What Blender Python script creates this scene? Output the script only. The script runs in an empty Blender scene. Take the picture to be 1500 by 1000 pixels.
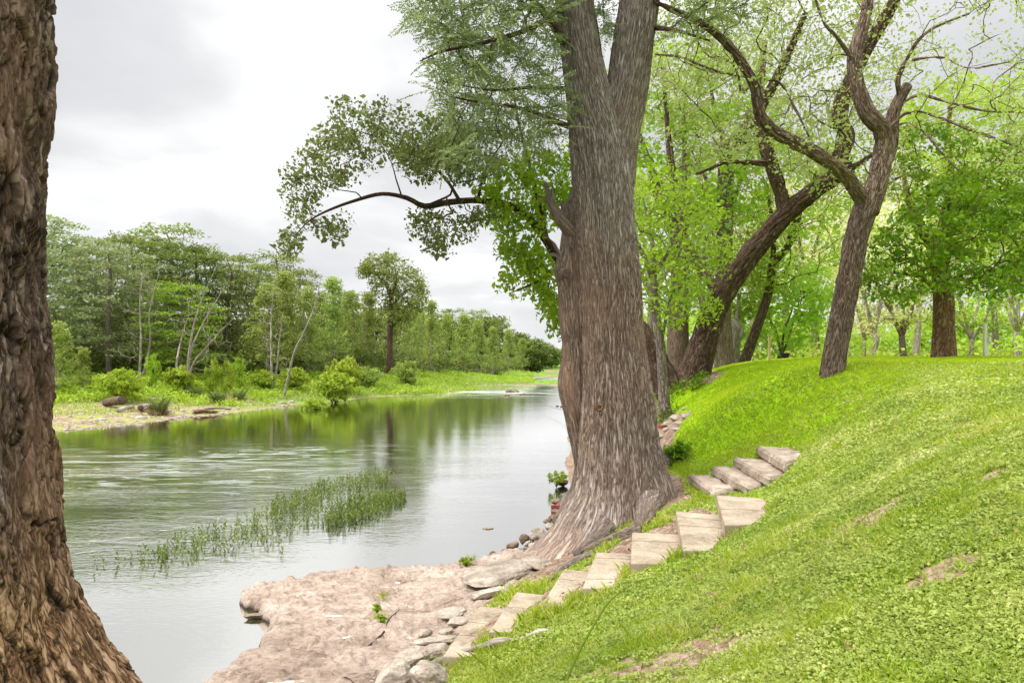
import bpy, bmesh, math
import numpy as np
rng = np.random.default_rng(11)
H, HX, HY = 3.25, 750.0, 525.0           # eye height above the water; principal column and horizon row of the photo
C = bpy.context.scene.collection
A = np.array

def P(px, py, Y):                         # point at depth Y
    return A([(px-HX)/1000*Y, Y, H-(py-HY)/1000*Y])
def Pz(px, py, z):                        # point at height z
    Y = (H-z)/((py-HY)/1000.0)
    return A([(px-HX)/1000*Y, Y, z])

# ------------------------------------------------------------------ noise
def _h(ix, iy, iz, s):
    with np.errstate(over='ignore'):
        h = (ix.astype(np.uint32)*np.uint32(374761393) + iy.astype(np.uint32)*np.uint32(668265263)
             + iz.astype(np.uint32)*np.uint32(2246822519) + np.uint32(s*3266489917 & 0xffffffff))
        h = (h ^ (h >> np.uint32(13)))*np.uint32(1274126177)
        h = (h ^ (h >> np.uint32(16)))*np.uint32(2654435761)
        return ((h ^ (h >> np.uint32(15))) & np.uint32(0xffffff)).astype(np.float64)/16777215.0
def vn(p, seed=0):
    p = np.asarray(p, float); i = np.floor(p).astype(np.int64); f = p-i; f = f*f*f*(f*(f*6-15)+10)
    r = 0
    for dx in (0, 1):
        for dy in (0, 1):
            for dz in (0, 1):
                w = (f[..., 0] if dx else 1-f[..., 0])*(f[..., 1] if dy else 1-f[..., 1])*(f[..., 2] if dz else 1-f[..., 2])
                r = r + w*_h(i[..., 0]+dx, i[..., 1]+dy, i[..., 2]+dz, seed)
    return r*2-1
def fbm(p, o=4, seed=0):
    p = np.asarray(p, float); a = 1.0; r = 0; t = 0
    for k in range(o):
        r = r + a*vn(p*(2.03**k), seed+k*17); t += a; a *= .5
    return r/t*1.4
def n2(x, y, s, o=3, seed=0):
    x = np.asarray(x, float); y = np.asarray(y, float)
    return fbm(np.stack([x*s, y*s, np.zeros_like(x)+.37], -1), o, seed)
def sm(a, b, x):
    t = np.clip((x-a)/(b-a), 0, 1); return t*t*(3-2*t)
def unit(v):
    return v/np.maximum(np.linalg.norm(v, axis=-1, keepdims=True), 1e-9)

# ------------------------------------------------------------------ objects
def tag(o, label=None, cat=None, group=None, kind=None):
    if label: o['label'] = label
    if cat: o['category'] = cat
    if group: o['group'] = group
    if kind: o['kind'] = kind
    return o
def empty(name, loc=(0, 0, 0)):
    o = bpy.data.objects.new(name, None); C.objects.link(o); o.location = [float(q) for q in loc]
    o.empty_display_size = .2
    return o
def mobj(name, V, F, mat=None, parent=None, attrs=None, smooth=True, origin=None):
    V = np.asarray(V, float)
    if parent is not None and origin is None: origin = A(parent.location[:])
    me = bpy.data.meshes.new(name)
    V2 = V-(origin if origin is not None else 0)
    fs = F if isinstance(F, list) else [F]
    fs = [np.asarray(f, np.int64) for f in fs if len(f)]
    nl = sum(f.size for f in fs); nf = sum(len(f) for f in fs)
    me.vertices.add(len(V2)); me.vertices.foreach_set('co', V2.astype(np.float32).ravel())
    me.loops.add(nl); me.loops.foreach_set('vertex_index', np.concatenate([f.ravel() for f in fs]).astype(np.int32))
    me.polygons.add(nf)
    tot = np.concatenate([np.full(len(f), f.shape[1]) for f in fs])
    st = np.concatenate([[0], np.cumsum(tot)[:-1]])
    me.polygons.foreach_set('loop_start', st.astype(np.int32))
    me.polygons.foreach_set('use_smooth', np.full(nf, smooth))
    me.update(calc_edges=True); me.validate()
    for k, v in (attrs or {}).items():
        v = np.asarray(v, np.float32)
        if v.ndim == 1:
            a = me.attributes.new(k, 'FLOAT', 'POINT'); a.data.foreach_set('value', v)
        else:
            a = me.attributes.new(k, 'FLOAT_VECTOR', 'POINT'); a.data.foreach_set('vector', v.ravel())
    if mat: me.materials.append(mat)
    o = bpy.data.objects.new(name, me); C.objects.link(o)
    if parent is not None: o.parent = parent
    elif origin is not None: o.location = [float(q) for q in origin]
    return o
def copy_tree(root, loc, rz=0., sc=(1, 1, 1), label=None, group=None):
    r = root.copy(); C.objects.link(r); r.location = [float(q) for q in loc]; r.rotation_euler = (0, 0, rz); r.scale = sc
    if label: r['label'] = label
    if group: r['group'] = group
    for ch in list(root.children):
        c = ch.copy(); C.objects.link(c); c.parent = r
    return r

# ------------------------------------------------------------------ materials
class NT:
    def __init__(s, name):
        s.m = bpy.data.materials.new(name); s.m.use_nodes = True; s.t = s.m.node_tree; s.t.nodes.clear()
        s.out = s.n('ShaderNodeOutputMaterial')
    def n(s, ty, **kw):
        x = s.t.nodes.new(ty)
        for k, v in kw.items():
            if hasattr(x, k) and not k[0].isupper(): setattr(x, k, v)
            else: s.set(x, k.replace('_', ' '), v)
        return x
    def set(s, x, k, v):
        sock = x.inputs[k]
        if isinstance(v, bpy.types.NodeSocket): s.t.links.new(v, sock)
        else: sock.default_value = v
    def attr(s, name, out='Fac'):
        a = s.n('ShaderNodeAttribute'); a.attribute_name = name; return a.outputs[out]
    def noise(s, vec, scale, detail=4, rough=.6, dist=0.):
        a = s.n('ShaderNodeTexNoise'); s.set(a, 'Vector', vec); s.set(a, 'Scale', scale); s.set(a, 'Detail', detail)
        s.set(a, 'Roughness', rough); s.set(a, 'Distortion', dist); return a.outputs['Fac']
    def voro(s, vec, scale, feat='DISTANCE_TO_EDGE'):
        a = s.n('ShaderNodeTexVoronoi', feature=feat); s.set(a, 'Vector', vec); s.set(a, 'Scale', scale)
        return a.outputs['Distance']
    def map(s, vec, scale=(1, 1, 1), loc=(0, 0, 0)):
        a = s.n('ShaderNodeMapping'); s.set(a, 'Vector', vec); s.set(a, 'Scale', scale); s.set(a, 'Location', loc); return a.outputs[0]
    def ramp(s, fac, stops, interp='LINEAR'):
        a = s.n('ShaderNodeValToRGB'); s.set(a, 'Fac', fac); e = a.color_ramp.elements
        a.color_ramp.interpolation = interp
        while len(e) < len(stops): e.new(.5)
        for i, (p, c) in enumerate(stops):
            e[i].position = p
            e[i].color = (c, c, c, 1) if isinstance(c, (int, float)) else (*c, 1)
        return a.outputs['Color']
    def mix(s, fac, a, b, mode='MIX'):
        x = s.n('ShaderNodeMix', data_type='RGBA', blend_type=mode)
        for k, v in ((0, fac), (6, a), (7, b)):
            if isinstance(v, bpy.types.NodeSocket): s.t.links.new(v, x.inputs[k])
            else: x.inputs[k].default_value = v if k == 0 else (*v, 1)
        return x.outputs[2]
    def math(s, op, a, b=0., c=0., clamp=False):
        x = s.n('ShaderNodeMath', operation=op); x.use_clamp = clamp
        for k, v in enumerate((a, b, c)):
            if isinstance(v, bpy.types.NodeSocket): s.t.links.new(v, x.inputs[k])
            else: x.inputs[k].default_value = v
        return x.outputs[0]
    def bump(s, h, dist, strength=1., normal=None):
        x = s.n('ShaderNodeBump'); s.set(x, 'Height', h); s.set(x, 'Distance', dist); s.set(x, 'Strength', strength)
        if normal: s.set(x, 'Normal', normal)
        return x.outputs[0]
    def pr(s, col, rough=.8, normal=None, spec=.3):
        x = s.n('ShaderNodeBsdfPrincipled'); s.set(x, 'Base Color', col if isinstance(col, bpy.types.NodeSocket) else (*col, 1))
        s.set(x, 'Roughness', rough); s.set(x, 'Specular IOR Level', spec)
        if normal: s.set(x, 'Normal', normal)
        return x.outputs[0]
    def done(s, sh):
        s.t.links.new(sh, s.out.inputs['Surface']); return s.m
    def coord(s): return s.n('ShaderNodeTexCoord').outputs['Object']
    def pos(s): return s.n('ShaderNodeNewGeometry').outputs['Position']

def leaf_mat(name, c1, c2, c3=None, trans=.4, spec=.25):
    t = NT(name); r = t.attr('rnd')
    st = [(0, c1), (1, c2)] if c3 is None else [(0, c1), (.8, c2), (.97, c3)]
    col = t.ramp(r, st)
    oi = t.n('ShaderNodeObjectInfo').outputs['Random']
    hs = t.n('ShaderNodeHueSaturation'); t.set(hs, 'Color', col)
    t.set(hs, 'Value', t.math('MULTIPLY_ADD', oi, .3, .85)); t.set(hs, 'Hue', t.math('MULTIPLY_ADD', oi, .025, .4875))
    a = t.pr(hs.outputs[0], .55, spec=spec)
    b = t.n('ShaderNodeBsdfTranslucent'); t.set(b, 'Color', hs.outputs[0])
    m = t.n('ShaderNodeMixShader'); t.set(m, 'Fac', trans)
    t.t.links.new(a, m.inputs[1]); t.t.links.new(b.outputs[0], m.inputs[2])
    return t.done(m.outputs[0])

def bark_mat(name, dark, mid, light, sc=8., stretch=.12, bump=.02, patch=None, plates=False, grey=False, cav=False):
    t = NT(name); v = t.attr('bk', 'Vector')
    mp = t.map(v, (1, 1, stretch))
    a = t.noise(mp, sc, 6, .62, .6)
    b = t.noise(mp, sc*3.2, 5, .65, .3)
    big = t.noise(t.map(v, (1, 1, .5)), 1.1, 3, .5)
    if plates:
        w = t.voro(t.mix(.25, mp, t.n('ShaderNodeTexNoise', Vector=mp, Scale=sc*.8).outputs['Color']), sc*.9)
        crack = t.math('MINIMUM', t.math('MULTIPLY', w, 5.), 1.)
        h = t.math('ADD', t.math('MULTIPLY', a, .7), t.math('MULTIPLY', crack, .5))
    else:
        rid = t.math('ABSOLUTE', t.math('SUBTRACT', a, .5))
        h = t.math('ADD', t.math('MULTIPLY', t.math('MINIMUM', t.math('MULTIPLY', rid, 7.), 1.), .7), t.math('MULTIPLY', b, .5))
    col = t.ramp(t.math('ADD', t.math('MULTIPLY', h, .62), t.math('MULTIPLY', big, .18)), [(.22, dark), (.5, mid), (.88, light)])
    if patch:
        pf = t.ramp(t.noise(t.map(v, (1, 1, .35), (3, 1, 4)), 1.3, 3, .55), [(.48, 0.), (.62, 1.)])
        col = t.mix(pf, col, t.mix(.5, col, patch))
    if grey:                                # sun-bleached higher up and on the old roots
        z = t.n('ShaderNodeSeparateXYZ'); t.set(z, 'Vector', t.pos())
        gf = t.ramp(t.math('ADD', t.math('MULTIPLY', z.outputs[2], .1), t.math('MULTIPLY', big, .45)), [(.14+.225, .55), (.20+.225, .0), (.44+.225, .1), (.62+.225, 1.)])
        col = t.mix(t.math('MULTIPLY', gf, .75), col, t.ramp(h, [(.22, (.10, .075, .062)), (.5, (.33, .285, .255)), (.9, (.52, .48, .44))]))
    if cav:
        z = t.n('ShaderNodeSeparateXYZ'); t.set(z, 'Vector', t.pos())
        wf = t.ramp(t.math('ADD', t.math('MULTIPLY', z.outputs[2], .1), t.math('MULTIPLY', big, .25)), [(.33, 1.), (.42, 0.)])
        col = t.mix(wf, col, t.ramp(h, [(.25, (.045, .023, .013)), (.5, (.29, .165, .085)), (.8, (.52, .34, .21))]))  # lit look of the lower trunk put into its colour
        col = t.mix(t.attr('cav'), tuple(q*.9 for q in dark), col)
    n = t.bump(h, bump, 1.); n = t.bump(b, bump*.3, .9, n)
    return t.done(t.pr(col, .9, n, .15))

def rock_mat(name, dark, mid, light, sc=3., bump=.03, streak=(1, 1, 1), wet=False):
    t = NT(name); p = t.pos(); mp = t.map(p, streak)
    a = t.noise(mp, sc, 8, .62, .4); b = t.noise(mp, sc*7, 6, .7); c = t.noise(p, sc*.35, 3, .5)
    v = t.voro(mp, sc*2.3)
    crack = t.math('MINIMUM', t.math('MULTIPLY', v, 7.), 1.)
    h = t.math('ADD', t.math('MULTIPLY', a, .7), t.math('ADD', t.math('MULTIPLY', b, .3), t.math('MULTIPLY', crack, .12)))
    f = t.math('ADD', t.math('MULTIPLY', a, .55), t.math('ADD', t.math('MULTIPLY', b, .3), t.math('MULTIPLY', c, .25)))
    col = t.ramp(f, [(.38, dark), (.53, mid), (.68, light)])
    pit = t.ramp(t.noise(p, sc*14, 3, .6), [(.33, .45), (.42, 1.)])
    col = t.mix(.6, col, pit, 'MULTIPLY')
    if wet:
        z = t.n('ShaderNodeSeparateXYZ'); t.set(z, 'Vector', p)
        wf = t.ramp(t.math('ADD', t.math('MULTIPLY', z.outputs[2], 4.), t.math('MULTIPLY', a, .3)), [(.2, 0.), (.42, 1.)])
        col = t.mix(wf, tuple(q*.35 for q in dark), col)
    n = t.bump(h, bump, 1.); n = t.bump(b, bump*.2, .7, n)
    return t.done(t.pr(col, .88, n, .2))

M = {}
M['leaf_river'] = leaf_mat('leaf_river', (.10, .15, .035), (.21, .275, .065), (.34, .38, .13), .42)
M['leaf_bright'] = leaf_mat('leaf_bright', (.18, .30, .014), (.36, .51, .03), (.50, .60, .08), .48)
M['leaf_elm'] = leaf_mat('leaf_elm', (.26, .33, .09), (.42, .50, .15), (.56, .58, .26), .5)
M['leaf_mulberry'] = leaf_mat('leaf_mulberry', (.08, .18, .008), (.20, .35, .015), (.40, .52, .04), .42)
M['leaf_back'] = leaf_mat('leaf_back', (.32, .46, .04), (.46, .60, .08), (.58, .64, .16), .5)
M['leaf_backpale'] = leaf_mat('leaf_backpale', (.55, .58, .17), (.68, .70, .30), (.74, .72, .42), .5)
M['needle_near'] = leaf_mat('needle_near', (.15, .20, .07), (.27, .33, .13), (.36, .42, .20), .42)
M['needle_far'] = leaf_mat('needle_far', (.16, .21, .045), (.29, .36, .08), (.38, .44, .12), .38)
M['needle_blue'] = leaf_mat('needle_blue', (.19, .235, .09), (.32, .38, .15), (.41, .46, .20), .38)
M['needle_lime'] = leaf_mat('needle_lime', (.19, .33, .02), (.32, .47, .035), None, .4)
M['leaf_young'] = leaf_mat('leaf_young', (.24, .33, .06), (.38, .46, .10), (.5, .54, .18), .45)
M['leaf_dark'] = leaf_mat('leaf_dark', (.10, .14, .025), (.20, .27, .05), (.32, .38, .10), .3)
M['leaf_lime'] = leaf_mat('leaf_lime', (.26, .38, .025), (.42, .54, .05), (.56, .62, .14), .42)
M['grass'] = leaf_mat('grass', (.24, .35, .016), (.45, .53, .04), (.62, .58, .20), .42)
M['clover'] = leaf_mat('clover', (.26, .35, .06), (.47, .54, .13), (.64, .64, .30), .35)
M['lawn_far'] = leaf_mat('lawn_far', (.34, .47, .012), (.48, .60, .02), (.56, .60, .08), .45)
M['water_plant'] = leaf_mat('water_plant', (.05, .09, .010), (.17, .25, .025), (.40, .48, .09), .3)
M['litter'] = leaf_mat('litter', (.16, .085, .05), (.36, .24, .15), (.5, .36, .24), .1)
M['bark_cyp'] = bark_mat('bark_cypress', (.095, .062, .044), (.38, .285, .22), (.57, .48, .40), 46, .075, .022, patch=(.46, .29, .19), grey=True)
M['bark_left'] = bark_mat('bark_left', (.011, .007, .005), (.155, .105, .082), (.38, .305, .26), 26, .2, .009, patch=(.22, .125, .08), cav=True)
M['bark_rough'] = bark_mat('bark_rough', (.035, .022, .015), (.20, .14, .10), (.40, .32, .25), 24, .12, .035, plates=True)
M['bark_dark'] = bark_mat('bark_dark', (.03, .018, .012), (.135, .088, .06), (.30, .22, .16), 22, .2, .02)
M['bark_grey'] = bark_mat('bark_grey', (.06, .045, .035), (.22, .18, .15), (.42, .37, .32), 20, .2, .012)
M['bark_pale'] = bark_mat('bark_pale', (.16, .14, .11), (.36, .32, .26), (.58, .53, .45), 5, .2, .01)
M['bark_red'] = bark_mat('bark_red', (.05, .025, .015), (.20, .11, .07), (.34, .22, .15), 12, .3, .012)
M['rock_shelf'] = rock_mat('rock_shelf', (.15, .10, .075), (.41, .315, .25), (.61, .50, .42), 2.0, .07, (1, 2.0, 1), wet=True)
M['rock'] = rock_mat('rock', (.13, .10, .075), (.33, .275, .22), (.54, .48, .40), 4, .035)
M['rock_dark'] = rock_mat('rock_dark', (.06, .045, .03), (.18, .13, .09), (.36, .28, .2), 6, .03)
M['concrete'] = rock_mat('concrete', (.16, .115, .075), (.345, .28, .205), (.46, .39, .30), 3.4, .005)
M['step_old'] = rock_mat('step_old', (.17, .12, .085), (.36, .285, .22), (.55, .46, .38), 5, .012)

# ------------------------------------------------------------------ terrain
steps_def = [  # far-left, far-right, near-right, near-left corners of each tread in the photo, height, board splits
    ([(702,887),(748,893),(700,962),(648,960)], .44, (.0,.36,.62,1), 'c'),
    ([(757,866),(812,872),(782,925),(716,925)], .61, (0,.42,1), 'c'),
    ([(826,833),(884,838),(864,893),(793,886)], .77, (0,.30,1), 'c'),
    ([(874,808),(938,811),(922,861),(853,861)], .93, (0,.18,.78,1), 'c'),
    ([(926,779),(998,783),(996,826),(924,826)], 1.10, (0,.3,1), 'c'),
    ([(990,748),(1062,755),(1068,806),(1001,806)], 1.27, (0,.16,.42,1), 'c'),
    ([(1049,725),(1118,730),(1152,768),(1062,769)], 1.44, (0,.5,1), 'c'),
    ([(1008,693),(1040,695),(1082,715),(1047,722)], 1.30, (0,1), 'o'),
    ([(1040,681),(1080,683),(1130,704),(1097,713)], 1.45, (0,1), 'o'),
    ([(1073,669),(1118,671),(1168,690),(1128,700)], 1.60, (0,1), 'o'),
    ([(1107,652),(1152,655),(1200,668),(1150,678)], 1.77, (0,.55,1), 'o')]
cp = []
def c(px, py, z): cp.append(Pz(px, py, z))
for q in [(1500,1000,1.85),(1500,850,2.1),(1500,750,2.3),(1500,620,2.7),(1500,560,2.95),
          (1200,1000,1.55),(1200,880,1.66),(1200,780,1.78),(1200,710,1.86),(1200,670,1.98),(1200,620,2.3),
          (1350,900,1.9),(1350,750,2.12),(1350,620,2.5),(1350,560,2.9),
          (950,1000,1.22),(1050,900,1.32),(1120,790,1.48),(950,900,1.02),(860,960,.98),
          (1000,670,1.32),(1000,640,1.58),(1000,600,1.9),(1100,640,1.9),(1100,580,2.5),(1150,600,2.35),
          (985,690,1.12),(960,760,.98),(1210,675,1.95),(1000,735,1.12),
          (1130,745,1.50),
          (780,980,.62),(700,1000,.50),(880,780,.48),(820,812,.30),(870,835,.52),(930,790,.78),(760,850,.26),(790,880,.38)]:
    c(*q)
for q, z, _, kd in steps_def:
    for (a_, b_), dz in zip(q, (-.14, -.09, -.005, -.05) if kd == 'c' else (-.15, -.05, -.02, -.14)): cp.append(Pz(a_, b_, z+dz))
for q in [(.25,10.6,.05),(.0,10.,.0),(-.35,9.0,.08),(.9,13,.0),(1.5,16,.0),(1.9,12.2,.75),(2.3,15,.7),(2.9,20,.8),(2.0,24,-.05),(3.6,30,.6),
          (3.0,34,-.1),(6,45,.6),(4.5,50,-.1),(8,75,-.1),(12,75,1.2),(11,120,-.1),(16,120,1.5),(12,160,-.1),(20,170,1.5),(.4,20,-.6),(1.0,26,-.6),(1.5,31,-.7),(2,38,-.7),(3,55,-.6),(5,75,-.6),(8,110,-.6),(.6,16.5,-.4),
          (-1.2,7.5,-.1),(-2.5,8.5,-.5),(-2.8,6.5,-.3),(-1.0,6.4,.05),(-.6,5.4,.45),(-1.5,4.6,.5),(-2.6,5.2,-.2),(-.9,3.2,.95),(-2.6,3.0,.95),(-4.2,3.5,.2),
          (0,0,1.65),(2,0,2.0),(-3,0,1.2),(5,0,3.0),(-6,2,.0),(-6,-4,.3),(0,-6,1.9),(10,-5,3.6),(20,-5,3.9),
          (1.1,4.0,1.38),(2.2,3.2,1.75),
          (6.75,14.5,3.10),(5.5,13,2.72),(8.5,12,3.13),(10.5,14,3.2),(12,18,3.18),(9,19,3.16),(8,24,3.05),(14,30,3.0),(6.5,20,2.87),
          (7,27,2.7),(6.2,22.5,2.72),(5.1,20.5,2.38),(4.4,18.5,1.75),(10,40,2.7),(20,40,3.0),(30,25,3.3),(20,15,3.4),(12,8,3.4),(40,60,3),(25,80,2.8),(60,100,3),(40,0,4),
          (-3,14,-1.2),(-8,12,-1.4),(-6,20,-1.4),(-12,22,-1.2),(-2,30,-1.3),(-6,40,-1.2),(0,60,-.8),(-2,80,-.5),(4,110,-.8),(8,150,-.8),(-20,14,-1.2),(-14,5,-1.2),
          (-20.4,30.4,.0),(-18.8,34,.0),(-17,40,.0),(-15,49,.0),(-11.2,59,.0),(-6.7,62,.0),(-4,81,.0),(3.5,141,.0),(6,190,.0),
          (-26,24,.0),(-40,18,.0),(-60,12,.0),
          (-29,43,1.05),(-24,45,.95),(-20.5,50,.9),(-26,35,.45),(-22,40,.4),(-33,35,.7),(-45,30,.8),(-16,58,.7),
          (-28,55,1.7),(-24,60,1.8),(-36,48,1.8),(-16,70,1.5),(-10,75,1.1),(-7,95,1.1),(-3,125,1.1),(0,160,1.2),
          (-60,40,2.4),(-50,70,2.8),(-30,90,2.6),(-20,130,2.6),(-10,200,2.6),(-80,100,3),(-90,30,3),(3,230,2),(40,230,3),(-100,230,4),(100,230,4),(100,0,5)]:
    cp.append(A(q, float))
cp = A(cp)
def _k(d2): return np.sqrt(d2+1.3)
_D = ((cp[:, None, :2]-cp[None, :, :2])**2).sum(-1)
_n = len(cp)
_Am = np.zeros((_n+3, _n+3)); _Am[:_n, :_n] = _k(_D)-np.eye(_n)*.06
_Am[:_n, _n] = 1; _Am[:_n, _n+1:] = cp[:, :2]; _Am[_n:, :_n] = _Am[:_n, _n:].T
_w = np.linalg.solve(_Am, np.concatenate([cp[:, 2], [0, 0, 0]]))
def T(x, y):
    x = np.atleast_1d(np.asarray(x, float)); y = np.atleast_1d(np.asarray(y, float)); sh = x.shape
    x = x.ravel(); y = y.ravel(); out = np.empty(len(x))
    for s in range(0, len(x), 40000):
        xs, ys = x[s:s+40000], y[s:s+40000]
        d = (xs[:, None]-cp[None, :, 0])**2+(ys[:, None]-cp[None, :, 1])**2
        out[s:s+40000] = _k(d)@_w[:_n]+_w[_n]+_w[_n+1]*xs+_w[_n+2]*ys
    out += .035*n2(x, y, .9, 3, 5)*sm(1, 6, y)+.015*n2(x, y, 3.1, 2, 8)
    return out.reshape(sh)
def T1(x, y): return float(T(x, y)[0])
def G(px, py):                            # where the sight line through this photo point meets the ground
    d = A([(px-HX)/1000, 1, -(py-HY)/1000]); t = np.linspace(2.5, 60, 3000)
    x, y, z = d[0]*t, t, H+d[2]*t
    b = np.nonzero(z < T(x, y))[0]
    t0 = t[b[0]] if len(b) else 40.
    return A([d[0]*t0, t0, T1(d[0]*t0, t0)])

def inpoly(x, y, poly):
    poly = np.asarray(poly); ins = np.zeros(x.shape, bool); n = len(poly); dm = np.full(x.shape, 1e9)
    for i in range(n):
        (x0, y0), (x1, y1) = poly[i][:2], poly[(i+1) % n][:2]
        cnd = ((y0 > y) != (y1 > y)) & (x < (x1-x0)*(y-y0)/((y1-y0) if y1 != y0 else 1e-9)+x0)
        ins ^= cnd
        L = (x1-x0)**2+(y1-y0)**2+1e-12; t = np.clip(((x-x0)*(x1-x0)+(y-y0)*(y1-y0))/L, 0, 1)
        dm = np.minimum(dm, np.hypot(x-x0-t*(x1-x0), y-y0-t*(y1-y0)))
    return np.where(ins, dm, -dm)         # signed distance, inside positive

lawn_poly = [G(*q)[:2] for q in [(640,1000),(664,972),(690,952),(722,925),(745,914),(790,893),(812,889),(856,866),(880,859),(922,832),(950,825),(1000,810),(1030,802),(1068,788),(1075,760),(1030,745),
             (1003,722),(1002,700),(975,690),(975,668),(990,640),(1000,618),(1010,604),(975,594),(955,585),(962,574),(990,570),(1040,562),(1062,547)]]
lawn_poly += [A(q) for q in [(6.6,24.5),(7.5,30),(14,34),(60,40),(60,-8),(0.4,-8),(-.2,3.2),(-.35,4.3)]]
patches = [(G(*q[:2])[:2], q[2]) for q in [(885,800,.30),(765,872,.42),(830,842,.25),(950,768,.3),(1000,742,.32),(985,672,.55),(1000,650,.5),(688,862,.16),(560,925,.13),(548,950,.13),(810,795,.18),(905,775,.25),(735,885,.3),(860,822,.3)]]
step_polys = [A([Pz(a, b, z)[:2] for a, b in q]) for q, z, _, _ in steps_def]

def lawn_mask(x, y):
    d = inpoly(x, y, lawn_poly)+.06*n2(x, y, 4, 3, 3)
    m = sm(-.04, .08, d)
    for (cx, cy), r in patches:
        q = np.hypot(x-cx, y-cy)/r+.35*n2(x, y, 6, 2, 9)
        m = np.maximum(m, sm(1.05, .75, q))
    tz = T(x, y)
    for pl, sdf in zip(step_polys, steps_def):
        sd = inpoly(x, y, pl); m = m*(1-sm(-.02, .0, sd)*(tz < sdf[1]+.01))
    return m
def bare_mask(x, y):                      # worn patches in the lawn
    b = np.zeros(np.shape(x))
    for px, py, rx, ry in [(1275,762,.42,.16),(1415,622,.22,.14),(985,965,.5,.2),(880,985,.28,.12),(1380,840,.15,.1),(1050,870,.13,.08),(1060,705,.2,.25),(1095,690,.12,.15),(1008,728,.2,.25),(1455,695,.15,.1)]:
        g = G(px, py); q = np.hypot((x-g[0])/rx, (y-g[1])/(ry*1.6))+.9*n2(x, y, 7, 4, 21)
        b = np.maximum(b, sm(1.15, .45, q))
    return b

def axis(segs):
    out = [segs[0][0]]
    for a, b, n in segs:
        out += list(np.linspace(a, b, n+1)[1:])
    return A(out)
gx = axis([(-160,-60,20),(-60,-24,36),(-24,-5,60),(-5,7,240),(7,14,60),(14,60,40),(60,160,20)])
gy = axis([(-30,2.5,26),(2.5,13,230),(13,26,120),(26,66,90),(66,150,50),(150,420,30)])
X, Yg = np.meshgrid(gx, gy); Z = T(X, Yg)
nx, ny = len(gx), len(gy)
idx = np.arange(nx*ny).reshape(ny, nx)
F = np.stack([idx[:-1, :-1], idx[:-1, 1:], idx[1:, 1:], idx[1:, :-1]], -1).reshape(-1, 4)
lm = lawn_mask(X.ravel(), Yg.ravel()); bm = bare_mask(X.ravel(), Yg.ravel())
fm = np.where(X.ravel() < -1, sm(.8, 1.2, Z.ravel()+.25*n2(X.ravel(), Yg.ravel(), .25, 3, 2)), 0)
fm = np.maximum(fm, sm(52, 60, Yg.ravel())*(Z.ravel() > .08))
fm = np.maximum(fm, sm(-19, -15.5, X.ravel()+1.2*n2(X.ravel(), Yg.ravel(), .5, 3, 12))*sm(.02, .12, Z.ravel())*(Yg.ravel() > 28)*(X.ravel() < 0))
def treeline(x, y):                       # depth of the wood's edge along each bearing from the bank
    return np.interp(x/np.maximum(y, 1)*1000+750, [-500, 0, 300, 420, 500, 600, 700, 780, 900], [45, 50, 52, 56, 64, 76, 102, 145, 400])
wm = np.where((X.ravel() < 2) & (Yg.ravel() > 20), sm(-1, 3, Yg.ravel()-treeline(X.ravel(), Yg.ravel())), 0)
t = NT('ground'); p = t.pos()
soil = t.ramp(t.noise(p, 9, 8, .7), [(.32, (.10, .06, .04)), (.5, (.25, .17, .12)), (.68, (.45, .36, .28))])
grav = t.ramp(t.noise(p, 2.2, 9, .8), [(.36, (.13, .075, .05)), (.5, (.27, .185, .135)), (.64, (.50, .41, .34))])
gz = t.n('ShaderNodeSeparateXYZ'); t.set(gz, 'Vector', p)
isfar = t.ramp(t.math('MULTIPLY', gz.outputs[0], -.1), [(.2, 0.), (.4, 1.)])
soil = t.mix(isfar, soil, grav)
moss = t.ramp(t.noise(p, .9, 6, .7), [(.40, 0.), (.56, 1.)])
soil = t.mix(t.math('MULTIPLY', t.math('MULTIPLY', moss, .68), isfar), soil, (.26, .31, .05))
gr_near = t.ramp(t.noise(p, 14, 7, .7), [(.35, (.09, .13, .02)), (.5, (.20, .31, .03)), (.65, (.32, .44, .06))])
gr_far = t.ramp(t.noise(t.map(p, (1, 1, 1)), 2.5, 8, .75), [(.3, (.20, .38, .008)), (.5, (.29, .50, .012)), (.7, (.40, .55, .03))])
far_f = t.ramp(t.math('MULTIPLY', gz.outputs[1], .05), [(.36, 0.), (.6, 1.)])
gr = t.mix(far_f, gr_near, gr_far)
col = t.mix(t.attr('lawn'), soil, gr)
col = t.mix(t.attr('bare'), col, t.ramp(t.noise(p, 16, 7, .75), [(.35, (.15, .09, .06)), (.5, (.36, .25, .18)), (.66, (.55, .42, .33))]))
col = t.mix(t.attr('bush'), col, t.ramp(t.noise(p, 1.5, 6, .7), [(.35, (.07, .14, .015)), (.6, (.2, .33, .04))]))
col = t.mix(t.attr('wood'), col, t.ramp(t.noise(p, 2, 6, .7), [(.35, (.012, .014, .005)), (.65, (.045, .045, .016))]))  # near-black floor colour paints in the shade under the crowns
nb = t.bump(t.noise(p, 14, 8, .75), .03, .8)
M['ground'] = t.done(t.pr(col, .95, nb, .1))
tag(mobj('ground', np.stack([X, Yg, Z], -1).reshape(-1, 3), F, M['ground'], attrs={'lawn': lm, 'bare': bm, 'bush': fm, 'wood': wm}), kind='structure')

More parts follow.
